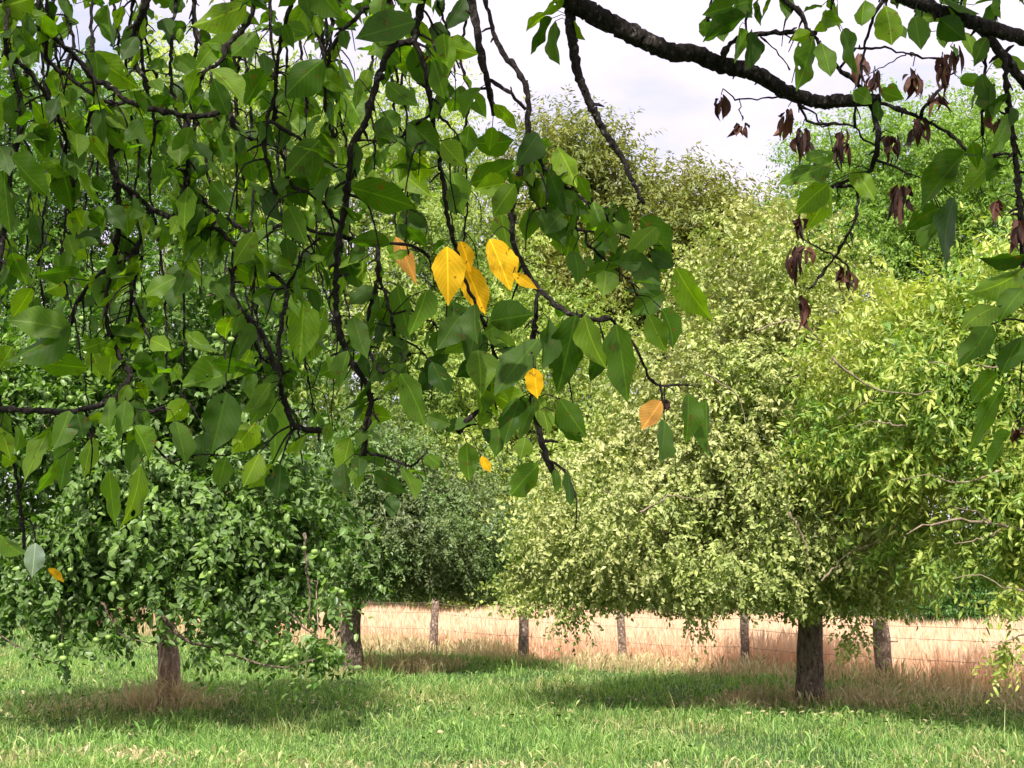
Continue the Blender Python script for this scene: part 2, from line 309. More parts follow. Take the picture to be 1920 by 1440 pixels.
rg = np.random.default_rng(5)
n = 420000
Yb = 9.5 * (45 / 9.5) ** (rg.random(n) ** 1.0); Xb = rg.uniform(-1, 1, n) * (Yb * .37 + 2.0)
dn = vnoise(Xb, Yb, .35, 1) * .5 + vnoise(Xb, Yb, 1.1, 2) * .5
keep = (Yb < fence_y(Xb) + .2) & (rg.random(n) < .35 + 1.1 * dn); Xb, Yb, dn = Xb[keep], Yb[keep], dn[keep]
Hb = (.03 + .155 * dn ** 1.8) * np.exp(rg.normal(0, .38, len(Xb))); Wb = .0056 * (Yb / 12) ** .8 * rg.uniform(.7, 1.4, len(Xb))
o = blades('meadow_grass', np.stack([Xb, Yb, gz(Xb, Yb) - .01], 1), Hb, Wb, M_meadow, 6, .85); tag(o, 'green uneven meadow grass under the fruit trees', 'grass', kind='stuff')
# straw-dry tall grass of the field
n = 330000
Xb = rg.uniform(-13, 17, n); u = rg.random(n) ** 1.25; Yb = fence_y(Xb) + .7 + (far_y(Xb) - fence_y(Xb)) * u
k = np.abs(Xb) < Yb * .37 + 2.0; Xb, Yb = Xb[k], Yb[k]
Hb = .62 * rg.uniform(.55, 1.12, len(Xb)) * (.8 + .35 * vnoise(Xb, Yb, 1.4, 9)); Wb = .008 * rg.uniform(.6, 1.4, len(Xb))
o = blades('dry_field_grass', np.stack([Xb, Yb, gz(Xb, Yb)], 1), Hb, Wb, M_straw, 7, .22, .25); tag(o, 'tall straw coloured dry grass filling the field behind the fence', 'dry grass', kind='stuff')
# brown weeds along the fence foot and round the trunks
n = 34000
Xb = rg.uniform(-9, 12, n); Yb = fence_y(Xb) + rg.normal(0, .55, n); dn = vnoise(Xb, Yb, .6, 12); k = (rg.random(n) < dn * 1.3) & (np.abs(Xb) < Yb * .37 + 1.5)
Xb, Yb, dn = Xb[k], Yb[k], dn[k]
Hb = (.10 + .28 * dn) * rg.uniform(.5, 1.3, len(Xb)); Wb = .007 * rg.uniform(.6, 1.5, len(Xb))
o = blades('fence_weeds', np.stack([Xb, Yb, gz(Xb, Yb)], 1), Hb, Wb, M_weed, 8, .45, .35); tag(o, 'withered brown weeds and seed heads along the foot of the wire fence', 'weeds', kind='stuff')
def tufts(name, spots, label, seed, mat=None):
    r = np.random.default_rng(seed); PP, HH, WW = [], [], []
    for x, y, rad, nn, h in spots:
        a = r.uniform(0, 2 * math.pi, nn); q = rad * np.sqrt(r.random(nn)); px_, py_ = x + q * np.cos(a), y + q * .7 * np.sin(a)
        PP.append(np.stack([px_, py_, gz(px_, py_)], 1)); HH.append(h * r.uniform(.45, 1.15, nn) * (1.15 - .6 * q / rad)); WW.append(.0065 * r.uniform(.6, 1.5, nn))
    o = blades(name, np.vstack(PP), np.concatenate(HH), np.concatenate(WW), mat or M_weed, seed, .8, .35); return tag(o, label, 'dry grass', kind='stuff')

# ------------------------------------------------------------------ leaves
RH = (np.array([[0, 0, 0], [.42, -.5, .13], [1, 0, -.05], [.42, .5, .13]]), np.array([[0, 2, 1], [0, 3, 2]]))
MD = (np.array([[0, 0, 0], [.5, 0, -.0], [1, 0, -.10], [.22, -.42, .10], [.66, -.38, .06], [.22, .42, .10], [.66, .38, .06]]),
      np.array([[0, 1, 3], [3, 1, 4], [4, 1, 2], [0, 5, 1], [1, 5, 6], [1, 6, 2]]))
def fine_template(na=16, nc=6):
    V = []
    for i in range(na + 1):
        t = i / na
        wv = .5 * (math.sin(math.pi * t ** .84) ** .80) * (1 - .5 * (max(0, t - .6) / .4) ** 2) if 0 < t < 1 else 0
        for j in range(nc + 1):
            c = 2 * j / nc - 1; V.append([t, c * wv, 0])
    V = np.array(V); Q = []
    for i in range(na):
        for j in range(nc):
            a = i * (nc + 1) + j; Q.append([a, a + 1, a + nc + 2, a + nc + 1])
    return V, np.array(Q)
FT = fine_template()

def leaves(tmpl, B, D, Nn, Ln, Wd, rnd, curl=None):
    """arrays of leaf base, axis, normal, length, width -> verts, faces, per-vertex random"""
    T, f = tmpl; k = len(T); n = len(B)
    D = unit(D); Nn = unit(Nn - D * (Nn * D).sum(1, keepdims=True)); S = np.cross(Nn, D)
    x = T[None, :, 0] * Ln[:, None]; y = T[None, :, 1] * Wd[:, None]; z = T[None, :, 2] * Wd[:, None]
    if curl is not None: z = z - curl[:, None] * Ln[:, None] * T[None, :, 0] ** 2
    V = B[:, None] + D[:, None] * x[..., None] + S[:, None] * y[..., None] + Nn[:, None] * z[..., None]
    Fc = (np.arange(n)[:, None, None] * k + f[None]).reshape(-1, f.shape[1])
    return V.reshape(-1, 3), Fc, np.repeat(rnd, k)

def sph(r, n):
    v = r.normal(size=(n, 3)); return unit(v)

def make_tree(name, label, base, trunk_pts, trunk_r, blobs, leaf, mat, bark, seed, nclump=220, tw=26, per=9, cr=.5, droop=.25, tmpl=RH, group=None, limbs=40,
              twig_len=.28, shell=.33, leafy=1.0, flat=.75, extra=(), zmin=0, cat='tree', fruits=0, limb_mat=None, spray=None, limbr=.35):
    """blobs: (x, y, z, rx, ry, rz) in world metres. Trunk, limbs grown towards the leaf clumps, and a crown of many small leaves."""
    r = np.random.default_rng(seed); root = empty(name, label, cat, base, group); off = np.array(base, float)
    bl = np.array(blobs, float); vol = bl[:, 3] * bl[:, 4] * bl[:, 5]; ci = r.choice(len(bl), nclump, p=vol ** .75 / (vol ** .75).sum())
    dirs = sph(r, nclump); rad = r.random(nclump) ** shell
    cc = bl[ci, :3] + dirs * rad[:, None] * bl[ci, 3:]; cc[:, 2] = np.maximum(cc[:, 2], .35)
    cen = bl[:, :3].mean(0)
    if len(extra): cc = np.vstack([cc, np.array([at(*e) for e in extra])]); nclump = len(cc)
    # trunk
    mb = MB(); tp = smooth_path([np.array(p) for p in trunk_pts], 16); tr_ = np.interp(np.linspace(0, 1, len(tp)), np.linspace(0, 1, len(trunk_r)), trunk_r)
    mb.tube(tp - off, tr_, 14, .09, r); obj('trunk', mb.mesh('trunk', bark), root)
    # limbs
    nodes = list(tp[int(len(tp) * limbr):]); nr = list(tr_[int(len(tp) * limbr):]); nodes = [np.array(q) for q in nodes]
    roots = [-1] * len(nodes); lms = []; order = np.argsort(np.linalg.norm(cc - tp[-1], axis=1)); sel = order[np.linspace(0, nclump - 1, min(limbs, nclump)).astype(int)]
    for s_ in sel:
        tgt = cc[s_]; A = np.array(nodes); dd = np.linalg.norm(A - tgt, axis=1) + .35 * np.linalg.norm(A - tp[-1], axis=1) * 0
        b = int(np.argmin(dd)); p0 = A[b]; Ld = np.linalg.norm(tgt - p0)
        if Ld < .15: continue
        mid = p0 + (tgt - p0) * .5 + np.array([0, 0, .14 * Ld]) + r.normal(0, .06 * Ld, 3)
        pp = smooth_path([p0, mid, tgt], 8); r0 = min(nr[b] * .75, .02 + .035 * Ld); rr = np.linspace(r0, max(r0 * .35, .006), len(pp))
        ri = roots[b]
        if ri < 0: ri = len(lms); lms.append(MB())
        lms[ri].tube(pp - off, rr, 6, .08, r); nodes += list(pp[2:]); nr += list(rr[2:]); roots += [ri] * len(pp[2:])
    for lm in lms: obj('limb', lm.mesh('limb', limb_mat or bark), root)
    # twigs with leaves
    n = nclump * tw; c = np.repeat(cc, tw, 0); cz = r.uniform(.6, 1.35, nclump); cz[nclump - len(extra):] = .36; crr = cr * np.repeat(cz, tw)
    q = sph(r, n); q[:, 2] *= flat; p = c + q * crr[:, None] * (r.random(n) ** .45)[:, None]
    out = unit(p - cen) * .5
    d = unit(q * .8 + out + np.array([0, 0, -droop]) + r.normal(0, .35, (n, 3)))
    tl = twig_len * r.uniform(.5, 1.4, n)
    m = n * per; P = np.repeat(p, per, 0); Dt = np.repeat(d, per, 0); tt = np.tile((np.arange(per) + .5) / per, n)
    B = P + Dt * (tt * np.repeat(tl, per))[:, None]; B[:, 2] -= .25 * np.repeat(tl, per) * tt ** 2
    side = unit(np.cross(Dt, sph(r, m))); ld = unit(Dt * .45 + side * .8 + np.array([0, 0, -.25]))
    nn = unit(np.array([0, 0, .75]) + unit(B - cen) * .45 + r.normal(0, .45, (m, 3)))
    k = (r.random(m) < leafy) & (B[:, 2] > np.maximum(.12, np.where(np.arange(m) < (n - len(extra) * tw) * per, zmin + .22 * (vnoise(B[:, 0] + 50, B[:, 1] + 50, .45, 77) - .6), .12))); B, ld, nn = B[k], ld[k], nn[k]; m = len(B)
    Ln = leaf[0] * r.uniform(.65, 1.25, m); Wd = leaf[1] * Ln * r.uniform(.8, 1.15, m)
    clr = np.repeat(np.repeat(r.random(nclump), tw), per)[k]; rnd = np.clip(.6 * r.random(m) + .4 * clr, 0, 1)
    V, Fc, rv = leaves(tmpl, B - off, ld, nn, Ln, Wd, rnd, r.uniform(-.1, .35, m))
    obj('crown', mesh_np('crown', V, Fc, {'rnd': ('FLOAT', rv)}, smooth=False, mats=[mat]), root)
    return root, cc, p, r

def gbase(px, py):
    Y = F * 1.6 / (py - 1060 + .001) * 1.0
    a = at(px, py, Y); return a[0], a[1]
def pb(px, py, Y, rxp, rzp, ry):     # blob given where it shows in the photograph, radii in pixels there
    c = at(px, py, Y); s = Y / F; return (c[0], c[1], c[2], rxp * s, ry, rzp * s)

# --- pear tree, trunk right of centre
x, y = at(1520, 1320, 17.2)[:2]; px0, py0 = x, y
ptree, cc, p, r = make_tree('pear_tree', 'pale yellow green fruit tree with broad drooping crown above a straight dark trunk', (x, y, 0),
    [(x - .01, y, -.1), (x, y, .22), (x + .015, y, 1.1), (x - .03, y + .05, 2.0), (x - .1, y + .1, 3.4)], [.20, .148, .126, .118, .06],
    [pb(1450, 560, 17.4, 175, 165, 1.2), pb(1400, 760, 17.3, 265, 200, 1.7), pb(1290, 960, 17.0, 300, 150, 2.1), pb(1120, 1030, 16.9, 170, 95, 1.3), pb(1560, 980, 16.8, 190, 150, 1.8), pb(1440, 1060, 16.6, 240, 70, 1.6), pb(1000, 1100, 17, 60, 40, .7)],
    (.062, .62), M_pear, B_tree, 11, extra=[(1600, 1185, 16), (1080, 1150, 16.4), (1300, 1150, 16.4)], zmin=1.05, nclump=620, tw=26, per=11, cr=.38, droop=.35, tmpl=RH, twig_len=.26, shell=.4)
# --- yellow-green tree at the right edge
tx, ty = at(2120, 1300, 14.2)[:2]
ctree, cc, p, r = make_tree('cherry_tree', 'yellow green tree with long narrow leaves reaching in from the right edge', (tx, ty, 0),
    [(tx, ty, -.1), (tx, ty, .8), (tx - .05, ty, 1.8), (tx - .2, ty + .1, 3.3)], [.17, .13, .12, .05],
    [pb(1800, 690, 14.8, 235, 215, 1.4), pb(1640, 760, 15.0, 130, 120, .9), pb(1980, 620, 14.6, 220, 240, 1.5), pb(1790, 930, 14.6, 190, 130, 1.1), pb(2050, 880, 14.2, 220, 200, 1.5), pb(1930, 1020, 14.4, 110, 80, .9)],
    (.092, .36), M_cher, B_tree, 12, extra=[(1900, 1210, 13.9), (1880, 1105, 13.8), (1760, 1060, 14)], zmin=1.42, nclump=380, tw=22, per=9, cr=.40, droop=.5, tmpl=MD, twig_len=.3, shell=.45, limb_mat=B_twig)
# --- apple tree on the left
ax, ay = at(312, 1300, 17.6)[:2]; ax += 0.0
atree, acc, ap, ar = make_tree('apple_tree', 'dark green apple tree with small green apples and reddish leaning trunk at left', (ax, ay, 0),
    [(ax + .03, ay, -.1), (ax + .02, ay, .5), (ax - .05, ay - .02, 1.1), (ax - .05, ay - .1, 2.0), (ax + .1, ay - .3, 3.4)], [.15, .12, .095, .10, .05],
    [pb(330, 900, 15.6, 290, 230, 1.6), pb(120, 800, 15.9, 240, 250, 1.6), pb(440, 1010, 15.0, 160, 150, 1.2), pb(565, 1050, 15.0, 55, 80, .7), pb(120, 1030, 15.5, 170, 105, 1.3), pb(400, 620, 16, 230, 200, 1.5), pb(440, 1120, 15.2, 110, 40, .8), pb(120, 1100, 15.0, 110, 50, .6)],
    (.088, .60), M_apple, B_red, 13, extra=[(118, 1200, 14.3), (230, 1170, 14.5), (390, 1200, 14.4), (560, 1200, 14.3), (600, 1225, 14.3), (480, 1180, 14.4), (610, 1130, 14.5)], zmin=.88, nclump=380, tw=20, per=9, cr=.42, droop=.4, tmpl=MD, twig_len=.28, shell=.42)
def twigs(root, base, mat, Y, lst):
    rr = np.random.default_rng(9)
    for th, pts in lst:
        P = smooth_path([at(a[0], a[1], Y + .15 * math.sin(i)) for i, a in enumerate(pts)], 14); P[1:-1] += rr.normal(0, .008, (len(P) - 2, 3)); q = MB()
        q.tube(P - np.array(base), np.linspace(th, th * .35, len(P)) * Y / F / 2, 6, .1, rr); obj('twig', q.mesh('twig', mat), root)
twigs(atree, (ax, ay, 0), B_tree, 14.2, [(5, [(-60, 1150), (0, 1193), (50, 1222), (110, 1246)]), (8, [(300, 1150), (340, 1195), (400, 1215), (470, 1240), (540, 1252), (590, 1236)]), (5, [(540, 1150), (600, 1200), (640, 1215)]),
    (6, [(100, 1120), (115, 1170), (118, 1235)]), (5, [(190, 1130), (230, 1190), (290, 1210)]), (4, [(450, 1180), (500, 1225), (505, 1250)]), (7, [(570, 1000), (578, 1080), (582, 1170)])])
# --- small dark fruit tree behind, left of centre
dx, dy = at(660, 1256, 22.4)[:2]
make_tree('plum_tree', 'dull dark green fruit tree with short thick trunk at the start of the dry field', (dx, dy, 0),
    [(dx, dy, -.1), (dx, dy, .3), (dx - .02, dy, .8), (dx + .1, dy, 2.2)], [.17, .145, .128, .08],
    [pb(800, 960, 22.6, 190, 130, 1.6), pb(900, 1040, 22.8, 130, 90, 1.2), pb(720, 1040, 22.4, 100, 85, 1.2), pb(690, 900, 22.6, 130, 110, 1.4), pb(560, 960, 23, 120, 110, 1.4), pb(860, 1100, 22.6, 90, 40, .7)],
    (.066, .55), M_dark, B_tree, 14, zmin=1.12, nclump=420, tw=24, per=10, cr=.42, droop=.35, twig_len=.26, shell=.4)
twigs(ctree, (tx, ty, 0), B_twig, 13.45, [(8, [(2000, 1010), (1915, 992), (1860, 984), (1800, 976), (1730, 985), (1700, 1002)]), (5, [(1890, 988), (1840, 1010), (1790, 1020)]), (5, [(1860, 984), (1830, 960), (1790, 952)]), (6, [(1990, 660), (1900, 690), (1820, 684), (1740, 680)]),
    (5, [(2000, 1120), (1900, 1105), (1840, 1080), (1790, 1085)]), (5, [(1880, 880), (1800, 905), (1740, 890), (1690, 900)]), (4, [(1700, 800), (1640, 790), (1600, 800)]), (5, [(1960, 1180), (1900, 1195), (1860, 1215)]), (5, [(1560, 670), (1620, 720), (1700, 740), (1760, 735)])])
twigs(ptree, (px0, py0, 0), B_twig, 14.9, [(6, [(1480, 960), (1510, 1020), (1520, 1080)]), (4, [(1540, 1090), (1590, 1040), (1660, 1010)]), (4, [(1320, 700), (1380, 740), (1400, 800)]), (4, [(1200, 960), (1260, 930), (1330, 940)]), (4, [(1420, 620), (1490, 600), (1540, 640)])])
# --- trees beyond the field
GR = 'trees beyond the dry field'
def far_tree(name, label, px, Y, blobs, leaf, mat, seed, **kw):
    x, y = at(px, 1100, Y)[:2]; b = [pb(*q) for q in blobs]; top = max(q[2] for q in b)
    return make_tree(name, label, (x, y, 0), [(x, y, -.1), (x, y, 1.5), (x + .1, y, top * .5), (x, y, top * .85)], [.3, .24, .16, .06], b, leaf, mat, B_far, seed, group=GR, **kw)
far_tree('robinia_tree', 'tall bright green feathery tree rising behind the pale fruit tree at right', 1720, 38,
    [(1720, 330, 38, 210, 120, 3.0), (1640, 480, 38, 210, 170, 3.0), (1860, 380, 38, 200, 220, 3.2), (1560, 330, 38, 90, 80, 1.6), (1760, 700, 38, 260, 200, 3.4), (1520, 450, 38.5, 90, 90, 1.5)],
    (.12, .42), M_ash, 21, nclump=620, tw=28, per=10, cr=.75, droop=.1, twig_len=.5, shell=.4)
far_tree('ash_tree', 'sparse olive tree whose thin top shows against the sky', 1160, 42,
    [(1080, 330, 42, 120, 110, 2.2), (1200, 420, 42, 170, 100, 2.6), (1320, 440, 42, 120, 80, 2.2), (1060, 520, 42, 190, 150, 3), (1260, 560, 42, 200, 130, 3)],
    (.19, .36), M_olive, 22, nclump=520, tw=22, per=10, cr=.85, droop=-.35, twig_len=.75, shell=.5, leafy=.9, limbs=70)
far_tree('willow_tree', 'pale leaved tall tree filling the background at left behind the branches', 620, 40,
    [(620, 480, 40, 330, 260, 4), (780, 300, 40, 150, 200, 2.4), (420, 260, 40, 260, 200, 3.6), (860, 560, 40, 180, 230, 3), (620, 800, 40, 330, 200, 3.4)],
    (.14, .42), M_pale, 23, nclump=760, tw=28, per=10, cr=.8, droop=.3, twig_len=.6, shell=.42)
far_tree('elm_tree', 'light green broad tree at the far left behind the apple tree', 120, 37,
    [(100, 380, 37, 300, 300, 4), (-120, 600, 37, 260, 330, 3.6), (160, 760, 37, 300, 230, 3.6), (-60, 200, 37, 200, 150, 3)],
    (.13, .5), M_elm, 24, nclump=600, tw=28, per=9, cr=.8, droop=.2, twig_len=.5, shell=.42)
far_tree('alder_tree', 'mid green tree behind the gap between the dull and the pale fruit trees', 980, 38,
    [(980, 720, 38, 230, 200, 3.2), (1080, 900, 38, 260, 200, 3.2), (860, 930, 38, 220, 180, 3)],
    (.12, .5), M_pale, 25, nclump=560, tw=26, per=10, cr=.7, droop=.2, twig_len=.45, shell=.42)
far_tree('maple_tree', 'green tree low behind the pale fruit tree', 1500, 37,
    [(1480, 820, 37, 280, 200, 3.2), (1300, 950, 37, 200, 150, 2.8), (2150, 500, 40, 200, 340, 3.6)],
    (.13, .5), M_ash, 26, nclump=480, tw=26, per=9, cr=.8, droop=.2, twig_len=.45)
# --- bushes closing the far side of the field
def bush(label, px, Y, rx, zt, seed, mat=None, leaf=(.11, .36)):
    x = at(px, 1100, Y)[0]
    make_tree('hedge_bush', label, (x, Y, 0), [(x, Y, -.1), (x, Y, .4), (x, Y, zt * .7)], [.09, .07, .03],
        [(x, Y, zt * .5, rx, rx * .7, zt * .52), (x + rx * .45, Y - .3, zt * .38, rx * .6, rx * .6, zt * .4)], leaf, mat or M_hedge, B_far, seed, group='bushes along the far edge of the field', nclump=110, tw=20, per=8, cr=.45, droop=.1, twig_len=.4, limbs=18, cat='bush')
bush('lush green bush with feathery leaves beyond the field at the right edge', 1890, 31.0, 1.9, 2.2, 31)
bush('lush green bush with feathery leaves beyond the field, right of the thick fence post', 1710, 32.6, 1.8, 2.3, 32)
bush('dark bush beyond the field behind the straight dark trunk', 1500, 35.0, 2.2, 2.4, 33, M_dark)
bush('dark bush beyond the field between two thin fence posts', 1270, 37.0, 2.4, 2.4, 34, M_dark)
bush('dark bush beyond the field behind the thin post left of the pale tree', 1030, 39.5, 2.4, 2.4, 35, M_dark)
bush('dark bush beyond the field behind the dull fruit tree', 780, 42, 2.8, 2.4, 36, M_dark)
bush('green bush at the end of the meadow behind the apple tree', 500, 44, 3.2, 2.6, 37, M_hedge)
bush('green bush at the end of the meadow left of the leaning trunk', 210, 42, 3.0, 2.5, 38, M_hedge)
bush('dark bush at the end of the meadow at the left edge', -20, 40, 2.6, 2.4, 39, M_dark)

# --- apples: small round fruit hanging in the apple tree
r = np.random.default_rng(77)
def ico_apple():
    V = []; Q = []; na, nb = 10, 7
    for i in range(nb + 1):
        ph = math.pi * i / nb; rr = math.sin(ph) * (1 + .08 * math.cos(ph)); z = math.cos(ph) * .88 - (.16 * math.exp(-(ph / .35) ** 2)) + (.08 * math.exp(-((math.pi - ph) / .35) ** 2))
        for j in range(na): V.append([max(rr, .02) * math.cos(2 * math.pi * j / na), max(rr, .02) * math.sin(2 * math.pi * j / na), z])
    for i in range(nb):
        for j in range(na): a = i * na + j; b = i * na + (j + 1) % na; Q.append([a, a + na, b + na, b])
    V = np.array(V) * .028
    mb = MB(); mb.add(V, np.array(Q)); mb.tube([(0, 0, .02), (.003, 0, .04), (0, .003, .06)], [.0025, .002, .002], 4)
    return mb.mesh('apple', M_fruit)
apple_me = ico_apple()
hand = [(412, 569), (403, 630), (433, 637), (264, 1103), (608, 1032), (570, 1028), (548, 1070), (395, 1075), (100, 1195), (115, 1210), (118, 1235), (555, 1230), (535, 1232), (590, 1035), (520, 1035), (388, 1082), (180, 1200), (203, 1195), (640, 1110), (430, 1000)]
PXp = prj(ap); front = [k for k in r.permutation(len(ap)) if ap[k][1] < 15.2 and 30 < PXp[k][0] < 690 and 480 < PXp[k][1] < 1225][:44]
for q in hand: 
    P = at(q[0], q[1], 13.9 + r.uniform(-.1, .3)); o = obj('apple', apple_me, atree); o.location = P - np.array([ax, ay, 0]); s = r.uniform(.9, 1.25); o.scale = (s, s, s)
for k in front:
    P = ap[k] + np.array([0, -.35, -.1]); o = obj('apple', apple_me, atree); o.location = P - np.array([ax, ay, 0]); s = r.uniform(.85, 1.2); o.scale = (s, s, s)

# ------------------------------------------------------------------ fence: posts and wires
fence = empty('wire_fence', 'old wire fence on weathered wooden posts between meadow and dry field', 'fence')
posts = [(813, 27.0, 13, 1122), (983, 25.0, 17, 1136), (1167, 23.7, 13, 1148), (1394, 22.0, 14, 1150), (1658, 19.6, 27, 1163)]
pw = []
def post(x, y, wd, zt, seed, tilt=0):
    r = np.random.default_rng(seed); mb = MB(); h = zt + .3; n = 12; P = []; R = []
    for i in range(n):
        t = i / (n - 1); P.append((tilt * t + .012 * math.sin(4 * t + seed), .01 * math.cos(5 * t), -.3 + h * t)); R.append(wd * (1.08 - .12 * t) * (1 + .05 * math.sin(9 * t + seed)))
    R[-1] *= .9; mb.tube(P, R, 11, .07, r)
    me = mb.mesh('post', M_post); o = obj('post', me, fence); o.location = (x, y, 0); return o
for i, (px, Y, wpx, pt) in enumerate(posts):
    b = at(px, 1250, Y); z = at(px, pt, Y)[2]; post(b[0], Y, 1.15 * wpx * Y / F / 2, z, 41 + i, [.02, -.02, -.03, .03, -.02][i]); pw.append((b[0], Y, z))
for i, x in enumerate([-3.4, -5.6, 8.2]):
    post(x, fence_y(x), .07, 1.0, 50 + i); pw.append((x, fence_y(x), 1.0))
pw.sort()
kn = obj('staple', (lambda mb: (mb.tube([(0, 0, 0), (.07, -.02, 0), (.11, -.03, .005)], [.012, .01, .012], 6), mb.mesh('staple', M_wire))[1])(MB()), fence)
kn.location = (pw[-2][0] + .07, pw[-2][1], .62)
for lvl in (.45, .72, .88):
    mb = MB(); P = []
    rr = np.random.default_rng(int(lvl * 100))
    for a, b in zip(pw[:-1], pw[1:]):
        for t in np.linspace(0, 1, 9)[:-1]:
            P.append((a[0] + (b[0] - a[0]) * t, a[1] + (b[1] - a[1]) * t - .09, (lvl * (a[2] * (1 - t) + b[2] * t) / .95) - .10 * t * (1 - t) * rr.uniform(.7, 1.3)))
    P = np.array(P); mb.tube(P, np.full(len(P), .0032), 5)
    for q in P[::2]:      # barbs
        for s in (-1, 1): mb.tube([q + np.array([-.012, 0, -.02 * s]), q, q + np.array([.012, 0, .02 * s])], [.002] * 3, 4)
    obj('wire', mb.mesh('wire', M_wire), fence)

tufts('trunk_grass', [(ax + .02, ay - .3, .42, 330, .60), (ax + .3, ay - .6, .5, 260, .34), (ax - .5, ay - .2, .7, 220, .32), (ax - 1.2, ay - .5, .7, 160, .24), (ax + .05, ay - .1, .9, 130, .4)], 'bleached straw coloured grass tangled round the leaning apple trunk', 61, M_weed)
tufts('long_grass', [(px0 - .3, py0 + .4, .7, 700, .38), (px0 + .5, py0 + .1, .8, 700, .3), (px0 - .8, py0 - .1, .8, 500, .2), (px0 + 1.2, py0 + .8, .8, 420, .33), (px0 + 2.0, py0 + .2, .9, 480, .26), (px0 + 2.9, py0 - .2, .8, 420, .26), (px0 + .4, py0 - .5, .7, 260, .22), (px0 + .05, py0 - .12, .35, 200, .34)], 'brown long grass and weeds about the straight dark trunk and the thick post', 62)
tufts('reed_grass', [(dx + .45, dy + .3, .7, 600, .5), (dx + 1.0, dy + .5, .7, 400, .38), (dx - .4, dy - .2, .5, 250, .25)], 'upright yellowing grass beside the short thick trunk', 63)
tufts('meadow_straw', [(at(120, 1420, 12.4)[0], 12.2, 1.0, 600, .16), (at(420, 1400, 12.6)[0], 12.0, .8, 260, .15), (at(560, 1430, 12)[0], 11.8, .7, 220, .14), (at(940, 1420, 12)[0], 11.9, .8, 240, .16), (at(1330, 1430, 12)[0], 12.0, .9, 260, .14), (at(1800, 1420, 12)[0], 12.2, .8, 240, .14)], 'thin patches of straw in the mown grass nearest the viewer', 64)

# ------------------------------------------------------------------ the big tree overhead: trunk left of the viewer, limbs over the top of the view, branches hanging into it
big = empty('shade_tree', 'large tree overhead whose dark knotty branches and broad leaves hang across the top', 'tree', (-3.0, -0.6, 0))
BO = np.array([-3.0, -0.6, 0])
r = np.random.default_rng(101)
mb = MB(); P = smooth_path([BO + [0, 0, -.1], BO + [.03, 0, .5], BO + [.1, .05, 1.7], BO + [.25, .25, 2.9]], 16); mb.tube(P - BO, np.linspace(.30, .19, len(P)), 16, .08, r)
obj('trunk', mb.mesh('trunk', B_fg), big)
fork = BO + [.25, .25, 2.85]
LIMBS = {}
def limb(key, pts, r0, r1):
    P = smooth_path([np.array(p, float) for p in pts], 34); R = np.linspace(r0, r1, len(P)); P[1:-1] += r.normal(0, .012, (len(P) - 2, 3))
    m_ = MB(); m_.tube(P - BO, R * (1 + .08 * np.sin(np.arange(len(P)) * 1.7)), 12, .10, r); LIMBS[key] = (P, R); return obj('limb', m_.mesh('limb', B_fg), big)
limb('a', [fork, (-2.3, .9, 3.55), (-1.7, 2.1, 3.8), (-1.2, 3.2, 3.85), (-.7, 4.3, 4.0)], .13, .045)
limb('b', [fork + [0, 0, -.05], (-1.9, .2, 3.5), (-.8, 1.3, 3.75), (-.1, 2.5, 3.6), (.22, 3.3, 3.35)], .14, .05)
limb('c', [(-.8, 1.3, 3.75), (.2, 1.6, 3.8), (1.1, 2.2, 3.75), (1.9, 2.9, 3.6), (2.6, 3.4, 3.5)], .08, .035)
limb('d', [fork + [-.05, 0, -.1], (-2.9, .8, 3.3), (-2.6, 2.0, 3.5), (-2.2, 3.2, 3.5), (-2.0, 4.4, 3.5)], .11, .04)
LP = np.vstack([v[0] for v in LIMBS.values()])

